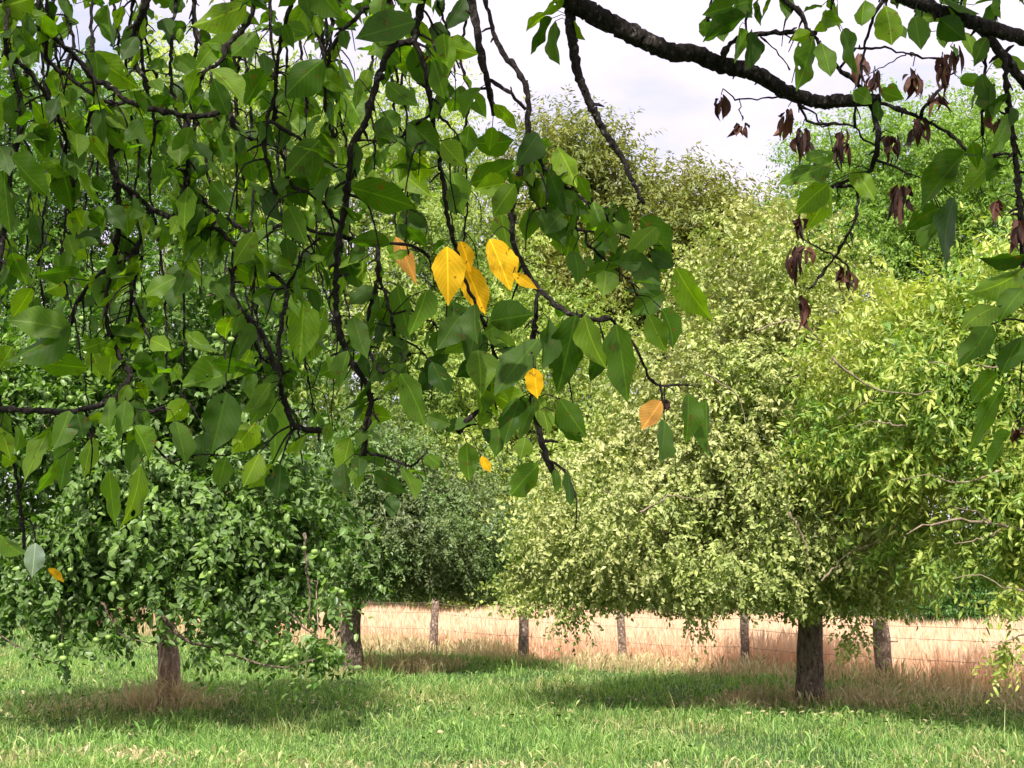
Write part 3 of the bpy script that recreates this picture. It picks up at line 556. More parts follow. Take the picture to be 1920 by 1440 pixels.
# (depth at start, depth at end, thickness px at start, at end, leafiness, points in the photograph's pixels)
BR = [
 (3.5, 3.7, 50, 27, .0, [(1052, -14), (1110, 25), (1180, 60), (1250, 95), (1300, 100), (1350, 120), (1420, 140), (1480, 175), (1540, 190), (1600, 188), (1648, 186)]),
 (3.5, 3.4, 26, 9, .0, [(1070, 10), (1070, 60), (1080, 120), (1100, 180), (1130, 240), (1165, 295), (1185, 335), (1207, 382)]),
 (2.9, 3.1, 30, 34, .3, [(1660, -25), (1700, -2), (1750, 15), (1800, 35), (1850, 50), (1925, 74), (2000, 100)]),
 (3.0, 3.1, 24, 20, .3, [(1830, 44), (1865, 85), (1890, 115), (1925, 160), (1990, 220)]),
 (3.1, 3.0, 13, 12, .5, [(1884, 105), (1890, 180), (1898, 250), (1908, 330), (1914, 420), (1920, 520), (1930, 640), (1925, 760)]),
 (3.1, 3.1, 8, 7, .3, [(1848, 95), (1846, 150), (1844, 200), (1843, 255)]),
 (3.7, 3.6, 14, 10, .2, [(1628, 188), (1643, 225), (1646, 270), (1640, 298), (1633, 318)]),
 (3.7, 3.5, 9, 6, .5, [(1650, 193), (1700, 210), (1750, 233), (1790, 260), (1818, 285), (1850, 291), (1895, 290)]),
 (3.6, 3.6, 7, 3, .1, [(1640, 298), (1680, 315), (1728, 334)]),
 (3.6, 3.6, 8, 4, .2, [(1560, 350), (1605, 353), (1600, 420), (1575, 465), (1548, 505), (1520, 542)]),
 (3.6, 3.6, 5, 3, .0, [(1565, 480), (1530, 462), (1505, 448)]),
 (3.6, 3.6, 5, 3, .0, [(1565, 480), (1585, 495), (1592, 510)]),
 (3.7, 3.7, 5, 3, .0, [(1478, 178), (1440, 184), (1400, 186), (1372, 183), (1358, 168)]),
 (3.7, 3.7, 3, 2, .0, [(1386, 186), (1388, 205), (1392, 225)]),
 (3.7, 3.65, 7, 4, .1, [(1495, 190), (1520, 230), (1555, 232), (1600, 236), (1620, 262), (1645, 276)]),
 (3.7, 3.7, 5, 3, .0, [(1500, 195), (1530, 215), (1540, 238), (1565, 230)]),
 (3.4, 3.5, 12, 9, .4, [(1440, -20), (1490, 15), (1520, 60), (1560, 115), (1600, 150), (1622, 172)]),
 (3.5, 3.5, 12, 11, .3, [(1350, 118), (1370, 80), (1410, 66), (1480, 60), (1530, 62)]),
 (3.5, 3.5, 4, 3, .0, [(1425, 68), (1455, 95), (1482, 130)]),
 (3.5, 3.5, 6, 4, .3, [(1605, 92), (1660, 90), (1700, 100), (1730, 108), (1780, 108)]),
 (3.5, 3.5, 3, 2, .0, [(1700, 102), (1650, 130), (1600, 150)]),
 (3.5, 3.5, 7, 5, .2, [(1640, 25), (1628, 60), (1618, 110), (1612, 150), (1600, 240)]),
 (3.6, 3.6, 9, 4, .0, [(1725, 215), (1750, 180), (1775, 150), (1790, 95)]),
 # the hanging mass at left and centre
 (2.7, 2.9, 11, 13, .9, [(-20, -5), (20, 12), (60, 45), (100, 70), (140, 105), (175, 145), (200, 158), (235, 185), (265, 200), (300, 207), (340, 217), (370, 220), (400, 214), (430, 195)]),
 (2.9, 3.0, 10, 9, .9, [(430, 200), (440, 240), (470, 260), (500, 268), (535, 275)]),
 (2.8, 2.9, 10, 9, .8, [(88, 60), (88, 112), (130, 145), (165, 170), (200, 190), (232, 195)]),
 (2.7, 2.7, 10, 14, .8, [(22, -20), (10, 60), (15, 100), (28, 150), (38, 195), (40, 240), (25, 285), (15, 350), (5, 450), (-5, 520)]),
 (2.7, 2.9, 11, 8, .8, [(15, 100), (50, 130), (80, 170), (103, 210), (120, 250), (125, 300), (140, 350)]),
 (2.9, 3.0, 6, 7, .8, [(182, 180), (165, 230), (150, 280), (140, 340), (135, 380), (142, 445)]),
 (3.3, 3.4, 22, 9, .5, [(280, -25), (272, 10), (262, 40), (245, 90), (255, 122), (282, 162)]),
 (3.1, 3.2, 11, 8, .8, [(478, -25), (470, 35), (430, 80), (410, 120), (378, 140), (370, 200), (372, 235)]),
 (2.6, 2.8, 9, 8, .9, [(552, -25), (545, 10), (530, 60), (520, 120), (515, 180), (500, 225), (497, 280), (510, 340), (520, 390)]),
 (2.8, 2.9, 8, 9, .9, [(515, 190), (520, 260), (535, 310), (545, 345), (600, 375), (640, 425)]),
 (3.0, 3.1, 8, 7, .9, [(578, -25), (570, 30), (600, 80), (613, 140), (610, 180), (618, 240), (628, 258)]),
 (2.9, 3.1, 12, 8, .9, [(760, -30), (730, 0), (690, 12), (665, 35), (640, 60), (620, 100), (612, 140)]),
 (2.6, 2.8, 17, 12, .9, [(800, -35), (783, 40), (775, 75), (740, 85), (718, 120), (700, 180), (680, 240), (660, 275), (655, 330), (645, 400), (636, 450), (630, 520), (633, 590), (650, 660), (680, 710), (695, 745), (690, 790), (680, 852)]),
 (2.8, 3.0, 12, 9, .9, [(776, 75), (790, 110), (800, 150), (808, 200), (815, 250), (825, 300), (832, 350), (838, 400), (850, 452)]),
 (2.9, 2.9, 6, 4, .6, [(783, 10), (800, 25), (820, 60), (840, 90), (862, 126)]),
 (3.2, 3.2, 20, 14, .2, [(880, -30), (888, 20), (897, 70), (907, 120), (915, 155), (922, 190), (926, 216)]),
 (3.2, 3.1, 10, 8, .1, [(912, 148), (945, 168), (970, 190), (986, 206)]),
 (3.0, 2.9, 9, 14, .25, [(905, -30), (915, 20), (925, 60), (945, 105), (972, 135), (990, 180), (989, 240), (985, 285)]),
 (2.9, 2.7, 13, 10, .9, [(986, 280), (975, 330), (962, 380), (962, 450), (983, 500), (1010, 542), (1040, 570), (1072, 590), (1110, 598), (1145, 598)]),
 (2.9, 2.9, 9, 6, .9, [(988, 265), (1010, 300), (1035, 330), (1060, 350), (1092, 372)]),
 (2.9, 2.9, 8, 5, .9, [(990, 265), (1000, 310), (1002, 360), (1020, 390), (1055, 418), (1085, 430), (1112, 434)]),
 (2.8, 2.8, 6, 4, .8, [(1098, 455), (1130, 485), (1160, 510), (1182, 530), (1195, 552)]),
 (2.9, 2.9, 7, 5, .8, [(1092, 372), (1133, 400), (1150, 428), (1185, 448), (1230, 470), (1262, 500)]),
 (2.9, 3.0, 14, 12, .8, [(208, 200), (208, 260), (209, 310), (221, 360), (223, 420), (215, 482)]),
 (3.0, 3.0, 13, 12, .8, [(218, 338), (268, 378), (300, 400), (330, 412)]),
 (3.0, 2.9, 10, 9, .9, [(330, 412), (400, 428), (440, 455), (470, 462), (500, 440), (535, 420), (600, 438), (635, 440)]),
 (2.9, 2.9, 9, 8, .9, [(330, 412), (385, 425), (420, 410), (465, 438), (478, 446)]),
 (2.9, 2.9, 8, 7, .9, [(636, 440), (680, 455), (720, 456), (770, 460), (805, 482)]),
 (3.1, 3.0, 11, 12, .8, [(350, 240), (352, 330), (342, 365), (328, 405)]),
 (3.0, 3.0, 8, 7, .8, [(352, 335), (385, 378), (410, 402)]),
 (3.0, 3.1, 12, 8, .7, [(278, 400), (268, 440), (245, 480), (210, 500), (180, 520), (150, 560), (131, 612)]),
 (3.0, 3.1, 8, 7, .7, [(266, 480), (250, 540), (245, 590), (235, 625), (228, 668)]),
 (3.1, 3.1, 8, 5, .7, [(250, 560), (268, 605), (283, 642)]),
 (3.1, 3.0, 8, 12, .9, [(205, 520), (198, 590), (212, 640), (226, 672), (244, 705), (225, 732), (215, 760)]),
 (3.0, 3.0, 14, 10, .9, [(-30, 760), (0, 767), (60, 769), (120, 773), (180, 762), (200, 752), (232, 742), (262, 770), (308, 766)]),
 (3.0, 3.0, 6, 5, .7, [(240, 785), (280, 830), (322, 868)]),
 (2.8, 2.9, 11, 14, .9, [(440, 458), (437, 520), (442, 565), (470, 605), (498, 640), (513, 682), (530, 735), (545, 785), (565, 802), (622, 808)]),
 (2.9, 2.9, 6, 6, .8, [(478, 500), (475, 555), (473, 610), (487, 668), (505, 682)]),
 (2.9, 2.8, 10, 8, .8, [(465, 462), (500, 500), (535, 540), (530, 600), (523, 650), (528, 712)]),
 (2.8, 2.8, 7, 5, .8, [(535, 543), (560, 500), (572, 468), (600, 445)]),
 (2.8, 2.8, 10, 7, .9, [(708, 458), (710, 505), (698, 560), (688, 640), (703, 680), (720, 702)]),
 (2.8, 2.8, 7, 9, .9, [(712, 520), (735, 600), (748, 655), (770, 665)]),
 (2.9, 2.9, 5, 4, .6, [(770, 580), (800, 600), (830, 615), (872, 622)]),
 (2.8, 2.8, 8, 7, .8, [(850, 452), (870, 520), (905, 600), (920, 640), (935, 690)]),
 (2.8, 2.8, 10, 12, .5, [(935, 690), (925, 735), (900, 768), (875, 790), (862, 812)]),
 (2.7, 2.7, 10, 14, .7, [(1010, 545), (1000, 640), (1000, 740), (1008, 800), (1025, 860), (1045, 890)]),
 (2.8, 2.9, 7, 5, .2, [(1145, 598), (1190, 650), (1222, 714), (1255, 720), (1292, 722)]),
 (2.9, 2.9, 7, 5, .8, [(690, 848), (722, 856), (770, 872), (802, 850)]),
 (3.1, 3.2, 9, 7, .3, [(-10, 640), (0, 760), (28, 880), (40, 960), (46, 1030)]),
 (3.0, 3.1, 9, 7, .9, [(500, 225), (560, 260), (600, 290), (652, 330)]),
 (3.1, 3.1, 7, 5, .9, [(808, 215), (770, 240), (740, 265), (700, 262), (668, 262)]),
]
branches = []         # (object, photo points, world points, leafiness)
rb = np.random.default_rng(202)
def nearest(px):
    best = None
    for bi, b in enumerate(branches):
        d = np.hypot(b[1][:, 0] - px[0], b[1][:, 1] - px[1]); i = int(np.argmin(d))
        if best is None or d[i] < best[0]: best = (d[i], bi, i)
    return best
def add_branch(y0, y1, t0, t1, leafy, pts, attach=True, knob=.16):
    pts = np.array(pts, float); inside = 0 <= pts[0, 0] <= 1920 and pts[0, 1] >= 0
    start = None
    if inside and branches and attach:
        d, bi, i = nearest(pts[0])
        start = branches[bi][2][i]; y0 = start[1]
        if abs(y1 - y0) > .35: y1 = y0 + .2 * np.sign(y1 - y0)
    ln = np.concatenate([[0], np.cumsum(np.hypot(*np.diff(pts, axis=0).T))]); n = max(8, int(ln[-1] / (9 if t0 <= 18 else 6)))
    pp = smooth_path(np.c_[pts, ln / ln[-1]], n); t = pp[:, 2]; n = len(pp)
    Y = y0 + (y1 - y0) * t + .03 * np.sin(t * 7 + pts[0, 0])
    if start is not None: Y[0] = y0
    W = np.array([at(a[0] + rb.normal(0, 1.3), a[1] + rb.normal(0, 1.3), yy) for a, yy in zip(pp, Y)])
    R = (t0 + (t1 - t0) * t) / 2 * Y / F
    kk = knob if t0 <= 18 else .05; R = R * (1 + kk * rb.uniform(-1, 1, n)); kn_ = rb.random(n) < .12; R[kn_] *= 1.45 if t0 <= 18 else 1.09
    if start is not None: W = np.vstack([start, W]); R = np.concatenate([[R[0]], R]); pp = np.vstack([pp[:1], pp])
    elif not inside:      # goes on out of the view, up to a limb overhead
        dd = np.linalg.norm(LP - W[0], axis=1); q = LP[int(np.argmin(dd))]
        mid = (W[0] + q) / 2 + np.array([0, 0, .05]); e0 = W[0] + (W[0] - W[3]) * 1.0
        pre = smooth_path([q, mid, e0, W[0]], 12)[:-1]; W = np.vstack([pre, W]); R = np.concatenate([np.linspace(max(R[0] * 1.5, .012), R[0], len(pre)), R]); pp = np.vstack([np.c_[prj(pre), np.zeros(len(pre))], pp])
    thick = t0 > 18; m_ = MB(); m_.tube(W - BO, R, 16 if thick else 8, .07 if thick else .13, rb)
    # spurs
    for i in range(2, len(W) - 1):
        if rb.random() < .22 and t0 > 5:
            dv = unit(rb.normal(size=3) + [0, 0, -.3]); l_ = rb.uniform(.012, .035); m_.tube([W[i] - BO, W[i] - BO + dv * l_ * .6, W[i] - BO + dv * l_ + [0, 0, -.004]], [min(R[i] * .55, .0045), min(R[i] * .5, .004), .0015], 5, .1, rb)
    if t0 <= 16 and leafy >= .3:       # fine drooping side twigs
        for i in range(4, len(W) - 1, 3):
            if rb.random() < .13:
                l_ = rb.uniform(.05, .16); a = rb.uniform(0, 6.28); q = W[i] - BO; h1 = np.array([math.cos(a), math.sin(a), 0])
                m_.tube(smooth_path([q, q + h1 * l_ * .35 + [0, 0, -.15 * l_], q + h1 * l_ * .55 + rb.normal(0, .006, 3) + [0, 0, -.55 * l_], q + h1 * l_ * .6 + [0, 0, -l_]], 7), np.linspace(min(R[i] * .6, .0032), .0012, 7), 5, .12, rb)
    branches.append([m_, pp[:, :2], W, leafy, []])
for b in BR: add_branch(b[0], b[1], b[2] * (.84 if b[2] > 18 else .86), b[3] * (.84 if b[2] > 18 else .86), *b[4:])
NB = len(branches)
# second layer of thin hanging shoots deeper in the tree
for k in range(28):
    x0 = [20, 60, 110, 150, 200, 240, 300, 330, 390, 420, 450, 500, 560, 600, 650, 690, 730, 760, 820, 850, 40, 90, 180, 270, 360, 480, 540, 620, 710, 790][k] + rb.uniform(-12, 12)
    ye = rb.uniform(420, 860) if x0 < 640 else rb.uniform(350, 640); n_ = 9; xs = x0 + np.cumsum(rb.normal(2.0, 13, n_)); ys = np.linspace(-40, ye, n_)
    Yd = rb.uniform(3.3, 4.2); add_branch(Yd, Yd + rb.uniform(-.1, .2), rb.uniform(5.5, 8), 3, .68, np.c_[xs, ys])
for k in range(7):
    x0 = [1330, 1400, 1560, 1660, 1740, 1800, 1870][k]; ye = [40, 70, 30, 55, 70, 60, 60][k]
    add_branch(3.5, 3.5, 7, 4, 1.0, [(x0, -60), (x0 + 5, -20), (x0 - 4, ye)])

# leaves -----------------------------------------------------------
def put_leaf(store, B, T_, width, nrm, rng, hue=None, curl=None, fold=None):
    store.append((np.array(B), np.array(T_), width, np.array(nrm), rng.random() if hue is None else hue, rng.uniform(-.12, .34) if curl is None else curl, rng.uniform(.02, .50) if fold is None else fold, rng.uniform(0, 6.28), rng.uniform(-.14, .14)))
def leaf_mesh(name, L_, mat, origin):
    T0, f = FT; k = len(T0); VV, LC, RN = [], [], []
    for B, T_, wd, nm, hue, curl, fold, ph, bend in L_:
        D = T_ - B; ln = np.linalg.norm(D); D = D / ln; nm = nm - D * np.dot(nm, D); nm = nm / max(np.linalg.norm(nm), 1e-6); S = np.cross(nm, D)
        t, c = T0[:, 0], T0[:, 1]
        serr = 1 + .035 * np.sin(t * 34 + ph) * (np.abs(c) > .2)
        z = fold * np.abs(c) * wd + .035 * ln * np.sin(t * 8 + ph) * np.abs(c) * 1.6 + .05 * wd * np.sin(t * 15 + ph * 2) * c * 2 - curl * ln * (t ** 2 - t * .6)
        h_ = math.sin(ph * 7.3); asy = 1 + .22 * h_ * np.sign(c); tipn = 1 - .4 * max(0, math.cos(ph * 3.1)) * np.clip((t - .4) / .6, 0, 1) ** 1.5; serr = serr * asy * tipn * (1 + .06 * np.sin(t * 11 + ph * 5))
        x = t * ln; y = c * wd * serr + bend * ln * (t - t * t)
        V = B - origin + D * x[:, None] + S * y[:, None] + nm * z[:, None]
        VV.append(V); LC.append(np.stack([t, c, np.zeros(k)], 1)); RN.append(np.full(k, hue))
    n = len(L_); Fc = (np.arange(n)[:, None, None] * k + f[None]).reshape(-1, 4)
    return mesh_np(name, np.vstack(VV), Fc, {'rnd': ('FLOAT', np.concatenate(RN)), 'lc': ('FLOAT_VECTOR', np.vstack(LC))}, mats=[mat])

# leaves one can tell in the photograph: base x, y -> tip x, y, width
LV = """168 102 260 168 50;135 128 78 178 52;112 188 155 282 52;305 238 190 282 80;395 130 458 190 40;330 190 250 195 30;365 150 312 200 42;462 8 362 52 60
607 112 530 185 66;526 182 608 212 50;520 205 560 245 42;600 262 535 330 66;595 385 548 325 60;395 340 447 402 46;362 268 396 345 45;385 230 432 310 50;352 350 345 432 36;430 455 365 412 52
312 290 298 358 45;20 292 95 372 45;140 322 60 285 34;8 318 22 442 48;66 400 92 480 32;185 455 120 468 28;202 8 206 88 38;350 48 300 74 32;460 198 508 120 52;482 60 432 112 46;575 8 532 92 52
780 40 665 72 62;755 62 688 104 46;826 40 812 125 44;812 112 835 188 44;830 80 897 102 46;870 -5 836 58 38;866 160 862 212 34;884 168 912 220 34;880 235 872 300 40;890 268 966 262 50;925 195 976 242 26;882 345 976 300 52
725 152 786 204 42;742 312 808 368 56;658 352 786 384 62;640 165 682 240 64;750 398 806 442 36;848 325 866 402 48;966 345 924 406 46;1045 274 1082 352 46;1084 328 1108 380 24;1028 318 1062 402 38;1048 362 1106 402 44;1008 262 1036 276 20
1164 384 1176 422 28;1112 378 1132 428 38;1200 408 1262 492 50;1002 398 1062 466 48;1075 470 1086 532 36;1136 508 1130 556 46;1060 395 1020 440 40;1190 470 1240 560 46;1268 502 1328 606 56;1262 500 1215 470 36
745 535 765 638 48;800 543 768 630 42;850 565 855 618 44;890 570 890 642 38;918 602 1002 588 62;895 656 900 742 62;1010 635 926 742 58;1032 600 1012 694 42;1080 590 1048 742 72;1096 590 1132 694 50;1155 608 1178 756 58;1216 590 1250 662 46;1240 578 1268 656 38;1246 548 1180 592 46
1010 870 954 930 50;1005 740 1034 812 36;1050 748 1100 820 50;1040 772 1092 832 44;1000 760 970 826 24;975 750 944 832 42;985 820 975 862 36;936 800 930 858 30;1065 884 1068 950 22;1040 880 1042 926 18;1246 788 1238 866 36
1290 736 1288 832 40;1325 750 1325 858 38;810 678 838 745 40;832 664 780 736 36;750 700 800 800 48;800 780 846 796 32;645 868 655 936 34;700 888 762 928 34;735 928 735 972 30;755 878 782 936 28;875 830 880 902 40;800 850 836 882 28
132 620 12 596 60;132 604 14 684 52;165 690 40 676 44;130 520 84 546 44;150 505 64 516 30;462 690 335 725 60;398 680 488 690 30;425 735 396 852 76;510 740 520 872 44;480 790 434 850 50;486 850 455 912 38;525 870 520 936 46;510 870 464 916 32;425 855 410 916 38
570 560 560 682 62;610 575 580 682 42;642 680 598 702 46;355 490 320 592 52;330 520 264 556 36;235 750 220 826 34;205 745 205 812 26;130 770 100 842 48;145 775 156 822 42;90 810 40 902 36;110 860 70 932 24;135 820 108 922 40;175 820 155 896 34
350 750 310 792 42;250 798 282 862 40;330 790 346 872 42;385 810 380 882 32;205 880 215 988 34;262 870 235 992 36;255 670 302 742 42;200 640 150 656 30;0 800 20 862 32;0 1002 46 1046 36
1560 305 1457 345 40;1562 285 1508 302 34;1552 345 1490 402 50;1556 350 1514 436 48;1600 315 1640 376 40;1650 170 1696 186 36;1600 170 1635 195 34;1645 188 1652 232 20;1526 68 1494 172 48;1540 80 1556 146 40;1580 55 1606 142 32;1386 52 1386 122 26;1408 58 1402 132 36
1412 0 1318 28 62;1400 30 1312 76 40;1520 60 1482 76 26;1545 30 1582 42 36;1622 0 1615 48 38;1660 10 1672 84 56;1716 30 1726 96 42;1762 35 1812 76 56;1850 70 1825 126 32;1800 148 1846 156 28;1860 158 1860 212 38;1800 285 1745 325 46;1812 285 1714 392 56;1862 300 1804 366 40;1890 220 1860 292 28
1760 390 1696 432 36;1770 400 1724 472 38;1790 370 1764 502 42;1924 500 1812 562 60;1924 478 1834 486 32;1872 575 1802 612 42;1922 540 1870 598 42;1856 610 1796 692 50;1918 630 1878 702 46;1872 700 1814 756 38;1882 720 1808 852 34;1896 810 1848 882 30
1024 25 984 58 20;1036 34 994 104 24;1040 40 1048 122 30;1076 38 1096 76 16;1060 -10 1010 30 20;660 -10 600 20 40;700 0 740 60 40;40 60 0 130 40;100 240 60 190 36;30 480 0 560 44;60 540 20 600 40"""
hl = [tuple(map(float, q.split())) for row in LV.split('\n') for q in row.split(';')]
rl = np.random.default_rng(303)
VIEW = lambda P: unit(CAM - P)
for (x0, y0, x1, y1, wp) in hl:
    d, bi, i = nearest((x0, y0)); br = branches[bi]; A = br[2][i]; Yd = A[1] - rl.uniform(.0, .12)
    B = at(x0, y0, Yd); T_ = at(x1, y1, Yd - rl.uniform(-.02, .05)); ln = np.linalg.norm(T_ - B); w_ = wp * Yd / F
    full = max(.56 * ln, w_); roll = math.acos(min(1, w_ / full)) * rl.choice([-1, 1]); D = unit(T_ - B); v = VIEW(B); v = unit(v - D * np.dot(v, D)); S = np.cross(v, D)
    nm = v * math.cos(roll) + S * math.sin(roll)
    if rl.random() < .5: nm = -nm
    put_leaf(br[4], B, T_, full, nm, rl)
    m_ = (A + B) / 2 + [0, 0, .01]; 
    if d > 60: br[0].tube(smooth_path([A - BO, m_ - BO, B - BO], 7), np.linspace(.0026, .0014, 7), 5, .1, rl)
    else: br[0].tube([A - BO, m_ - BO, B - BO], [.0012, .001, .001], 4)
# areas of the photograph the loose leaves keep out of
def clear(x, y):
    if 948 < x < 1300 and y < 262: return True
    if 1110 < x < 1470 and y < 400 and y > 80 and x < 1470: return True
    if 1270 < x < 1800 and y > 480: return True
    if 1340 < x < 1620 and y > 120: return True
    if x > 1080 and y > 860: return True
    if 1300 < x < 1760 and y > 85: return True
    if 850 < x < 960 and 30 < y < 150: return True
    # lower edge of the hanging mass
    lim = np.interp(x, [0, 60, 130, 230, 330, 420, 520, 600, 660, 740, 780, 840, 900, 960, 1080, 1120, 1180, 1260, 1340, 1341], [900, 900, 880, 960, 880, 890, 920, 860, 930, 950, 880, 820, 830, 860, 850, 740, 740, 640, 600, 4000])
    return y > lim
for bi, b in enumerate(branches):
    if b[3] <= 0: continue
    seg = np.concatenate([[0], np.cumsum(np.linalg.norm(np.diff(b[2], axis=0), axis=1))]); step = .054 if bi < NB else .070
    mx_ = np.median(b[1][:, 0])
    if 840 < mx_ < 1260 and bi < NB: step = .034
    s = rl.uniform(0, step)
    while s < seg[-1]:
        i = int(np.searchsorted(seg, s)); i = min(i, len(b[2]) - 1); s += step * rl.uniform(.6, 1.4)
        if rl.random() > b[3]: continue
        A = b[2][i]
        for q in range(rl.integers(1, 4)):
            pl = rl.uniform(.015, .05); B = A + unit(rl.normal(size=3) + [0, 0, -.6]) * pl
            D = unit(rl.normal(0, .55, 3) + [0, 0, -.75]); ln = rl.uniform(.042, .088) * (1.0 if bi < NB else .95); T_ = B + D * ln
            c = prj((B + T_) / 2)[0]; tp = prj(T_)[0]
            if B[1] > .4 and (clear(*c) or clear(*tp)): continue
            if B[1] < 2.85 and ((700 < c[0] < 1040 and 415 < c[1] < 600) or (970 < c[0] < 1035 and 660 < c[1] < 760) or (40 < c[0] < 150 and 1000 < c[1] < 1100)): continue
            nm = unit(rl.normal(size=3) * .8 + [0, -.6, .7]); put_leaf(b[4], B, T_, ln * rl.uniform(.44, .70), nm, rl)
            b[0].tube([A - BO, (A + B) / 2 - BO, B - BO], [.0013, .001, .001], 4)
for b in branches:
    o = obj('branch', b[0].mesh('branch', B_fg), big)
    if b[4]: obj('foliage', leaf_mesh('foliage', b[4], M_fg, BO), o)
# yellow and orange leaves
def special(name, label, mat, lst):
    st = []; 
    for (x0, y0, x1, y1, wp, dz, fold, crl) in lst:
        d, bi, i = nearest((x0, y0)); A = branches[bi][2][i]; Yd = A[1] - .34 + dz; stk = branches[bi][2][i]; B = at(x0, y0, Yd); T_ = at(x1, y1, Yd); ln = np.linalg.norm(T_ - B); v = VIEW(B)
        st.append((B, T_, wp * Yd / F, v + [.15, 0, .1], rl.random(), crl, fold, rl.uniform(0, 6), .02))
    o = obj(name, leaf_mesh(name, st, mat, BO), big); o['label'] = label
    q = MB(); q.tube(smooth_path([stk - BO, (stk + st[0][0]) / 2 - BO + [0, 0, .02], st[0][0] - BO], 7), np.linspace(.0011, .0008, 7), 5); obj('stalk', q.mesh('stalk', B_fg), o); return o
special('yellow_leaf', 'small curled orange leaf at the left end of the yellow ones', M_org, [(742, 444, 783, 534, 34, 0, .5, .25)])
special('yellow_leaf', 'broad blunt yellow leaf', M_yel, [(838, 462, 840, 574, 64, 0, .08, .02)])
special('yellow_leaf', 'small yellow leaf in the middle of the yellow cluster', M_yel, [(864, 452, 884, 512, 40, -.03, .15, .1)])
special('yellow_leaf', 'yellow leaf with a long point hanging down', M_yel, [(872, 496, 910, 590, 52, -.01, .12, .0)])
special('yellow_leaf', 'broad yellow leaf slanting right', M_yel, [(918, 448, 958, 546, 56, 0, .14, .1)])
special('yellow_leaf', 'yellow leaf half hidden and turning green', M_yel, [(962, 512, 1008, 542, 22, 0, .2, .1)])
special('yellow_leaf', 'folded yellow leaf above a thick hanging twig', M_yel, [(1000, 690, 1008, 748, 36, 0, .6, .0)])
special('yellow_leaf', 'round orange leaf with brown middle', M_org, [(1240, 752, 1203, 806, 42, 0, .1, .05)])
special('yellow_leaf', 'tiny yellow leaf low in the gap', M_yel, [(902, 856, 920, 886, 18, 0, .3, .1)])
special('yellow_leaf', 'narrow yellow leaf low at the left edge', M_yel, [(90, 1066, 120, 1092, 15, 0, .4, .1)])
M_palel = leaf_mat('pale_underside', [(.30, .40, .34), (.36, .46, .38)], trans=.3, rough=.35, veins=True)
special('pale_leaf', 'pale grey green leaf low at the left edge', M_palel, [(66, 1018, 60, 1084, 40, 0, .2, .1)])
# dead curled leaves hanging in bunches at right
rd = np.random.default_rng(404)
def dead(x, y, h, wd, n):
    d, bi, i = nearest((x, y)); A = branches[bi][2][i]; Yd = A[1] - .04; st = []; O = at(x, y, Yd); mbq = MB()
    mbq.tube([A - BO, (A + O) / 2 - BO + [0, 0, .01], O - BO], [.0016, .0014, .0012], 5)
    for q in range(n + 4):
        a = rd.uniform(-1, 1); B = O + np.array([a * wd * .25 * Yd / F, rd.uniform(-.012, .012), -rd.uniform(0, .45) * h * Yd / F])
        T_ = at(x + a * wd * .55 + rd.normal(0, 3), y + h * rd.choice([rd.uniform(.3, .7), rd.uniform(.8, 1.2)]), Yd + rd.uniform(-.03, .03))
        st.append((B, T_, rd.uniform(.008, .022), unit(rd.normal(size=3)), rd.random(), rd.uniform(-.6, .6), rd.uniform(.4, 1.4), rd.uniform(0, 6), rd.uniform(-.9, .9)))
    o = obj('dead_leaf_cluster', mbq.mesh('dead_leaf_cluster', B_fg), big); obj('foliage', leaf_mesh('foliage', st, M_dead, BO), o)
for q in [(1352, 178, 46, 26, 4), (1392, 226, 32, 44, 4), (1478, 200, 58, 40, 6), (1505, 236, 70, 30, 6), (1580, 238, 78, 30, 8), (1675, 250, 60, 40, 8), (1720, 218, 54, 46, 7), (1640, 130, 48, 40, 6), (1712, 124, 58, 44, 7), (1768, 100, 72, 46, 8), (1788, 85, 50, 30, 5),
          (1760, 165, 50, 40, 5), (1692, 340, 72, 52, 9), (1498, 400, 50, 16, 3), (1492, 455, 82, 22, 5), (1510, 455, 40, 30, 3), (1585, 498, 48, 40, 7), (1508, 552, 60, 32, 8), (1870, 372, 52, 24, 4), (1910, 410, 60, 34, 6), (1610, 92, 60, 20, 4), (1246, 748, 22, 20, 4), (1908, 800, 30, 24, 3), (1865, 215, 50, 30, 4)]: dead(*q)

# the crown overhead, out of the view, that shades the hanging branches
n = 12000; rc = np.random.default_rng(505)
cl = np.stack([rc.uniform(-5.5, 4.5, 420), rc.uniform(-4.5, 6.0, 420), rc.uniform(3.6, 6.4, 420)], 1)
cl = cl[(((cl[:, 0] + .5) / 5) ** 2 + ((cl[:, 1] - .8) / 5.3) ** 2) < 1]
P = np.repeat(cl, 60, 0) + rc.normal(0, .32, (len(cl) * 60, 3)); d_ = unit(rc.normal(0, .6, P.shape) + [0, 0, -.6]); tp = P + d_ * .11
okk = lambda q: (q[:, 2] - 1.6) > np.maximum(q[:, 1], 0) * .405 + .14
k = okk(P) & okk(tp) & (P[:, 2] > 3.0); P, d_ = P[k], d_[k]
V, Fc, rv = leaves(MD, P - BO, d_, unit(rc.normal(0, .5, P.shape) + [0, 0, 1]), rc.uniform(.08, .12, len(P)), rc.uniform(.05, .075, len(P)), rc.random(len(P)), rc.uniform(0, .2, len(P)))
obj('crown', mesh_np('crown', V, Fc, {'rnd': ('FLOAT', rv)}, smooth=False, mats=[leaf_mat('crown_leaf', [(.04, .11, .018), (.08, .18, .025)], trans=.4)]), big)
m_ = MB()
for q in cl[rc.permutation(len(cl))[:90]]:
    if q[2] - 1.6 < max(q[1], 0) * .405 + .3: continue
    dd = np.linalg.norm(LP - q, axis=1); a = LP[int(np.argmin(dd))]; 
    if dd.min() < 3: m_.tube(smooth_path([a - BO, (a + q) / 2 - BO + [0, 0, .15], q - BO], 7), np.linspace(.022, .008, 7), 6, .1, rc)
obj('crown_branches', m_.mesh('crown_branches', B_fg), big)
# children of the tree were built relative to its base already

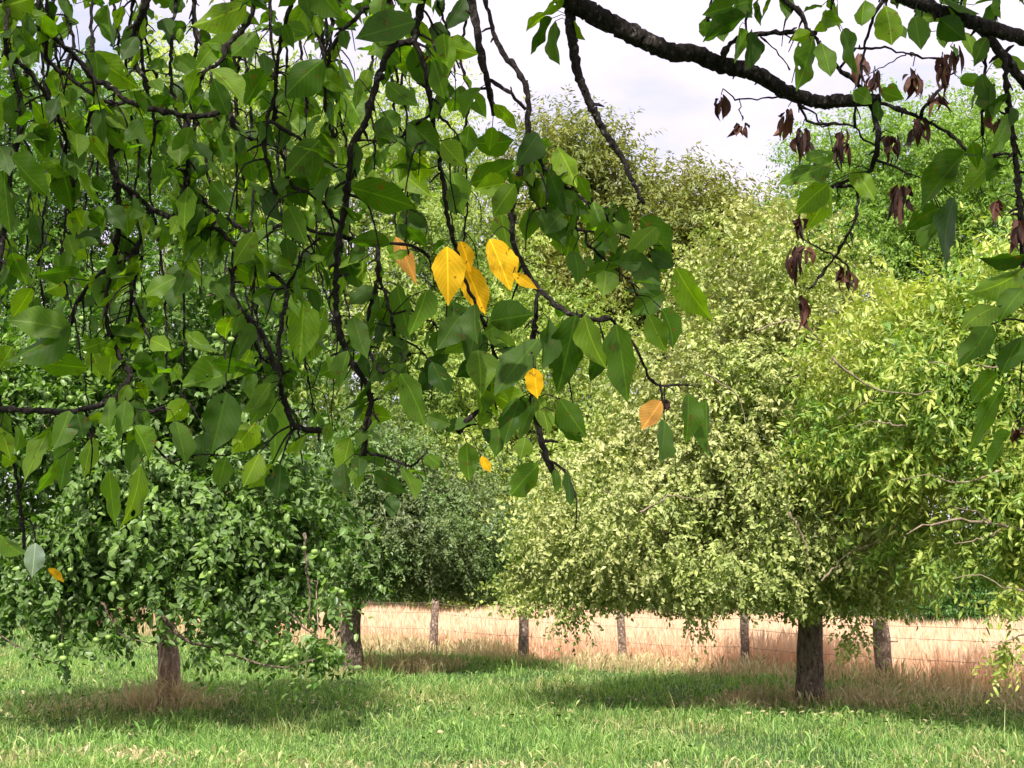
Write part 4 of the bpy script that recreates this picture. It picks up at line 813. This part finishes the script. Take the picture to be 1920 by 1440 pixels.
# taller green tufts, clover and fallen leaves in the grass
rt = np.random.default_rng(606); sp = []
for k in range(520):
    yy = 11.3 * (26 / 11.3) ** rt.random(); xx = rt.uniform(-1, 1) * (yy * .37 + 1)
    if yy < fence_y(xx) - .2: sp.append((xx, yy, rt.uniform(.08, .3), int(rt.uniform(15, 60)), rt.uniform(.12, .27)))
tufts('grass_tufts', sp, 'taller lush tufts standing out of the meadow grass', 65, M_meadow)
n = 9000; yy = 11.0 * (24 / 11.0) ** rt.random(n); xx = rt.uniform(-1, 1, n) * (yy * .37 + 1); k = (vnoise(xx, yy, .5, 31) > .58) & (yy < fence_y(xx)); xx, yy = xx[k], yy[k]
P = np.stack([xx, yy, gz(xx, yy) + rt.uniform(.03, .10, len(xx))], 1); m = len(P)
V, Fc, rv = leaves(MD, P, unit(rt.normal(size=(m, 3)) * [1, 1, .3]), unit(rt.normal(0, .4, (m, 3)) + [0, 0, 1]), rt.uniform(.03, .07, m), rt.uniform(.02, .04, m), rt.random(m), rt.uniform(0, .3, m))
tag(obj('clover', mesh_np('clover', V, Fc, {'rnd': ('FLOAT', rv)}, mats=[M_apple])), 'low broad leaved weeds and clover between the grass blades', 'weeds', kind='stuff')
n = 700; tx_ = np.concatenate([rt.normal(px0, 1.7, n // 2), rt.normal(ax, 1.7, n - n // 2)]); ty_ = np.concatenate([rt.normal(py0, 1.3, n // 2), rt.normal(ay - .5, 1.3, n - n // 2)])
P = np.stack([tx_, ty_, gz(tx_, ty_) + rt.uniform(.02, .09, n)], 1)
V, Fc, rv = leaves(MD, P, unit(rt.normal(size=(n, 3)) * [1, 1, .2]), unit(rt.normal(0, .5, (n, 3)) + [0, 0, 1]), rt.uniform(.04, .08, n), rt.uniform(.025, .045, n), rt.random(n), rt.uniform(0, .4, n))
tag(obj('fallen_leaves', mesh_np('fallen_leaves', V, Fc, {'rnd': ('FLOAT', rv)}, mats=[M_weed])), 'scattered fallen dry leaves in the grass under the fruit trees', 'leaves', kind='stuff')
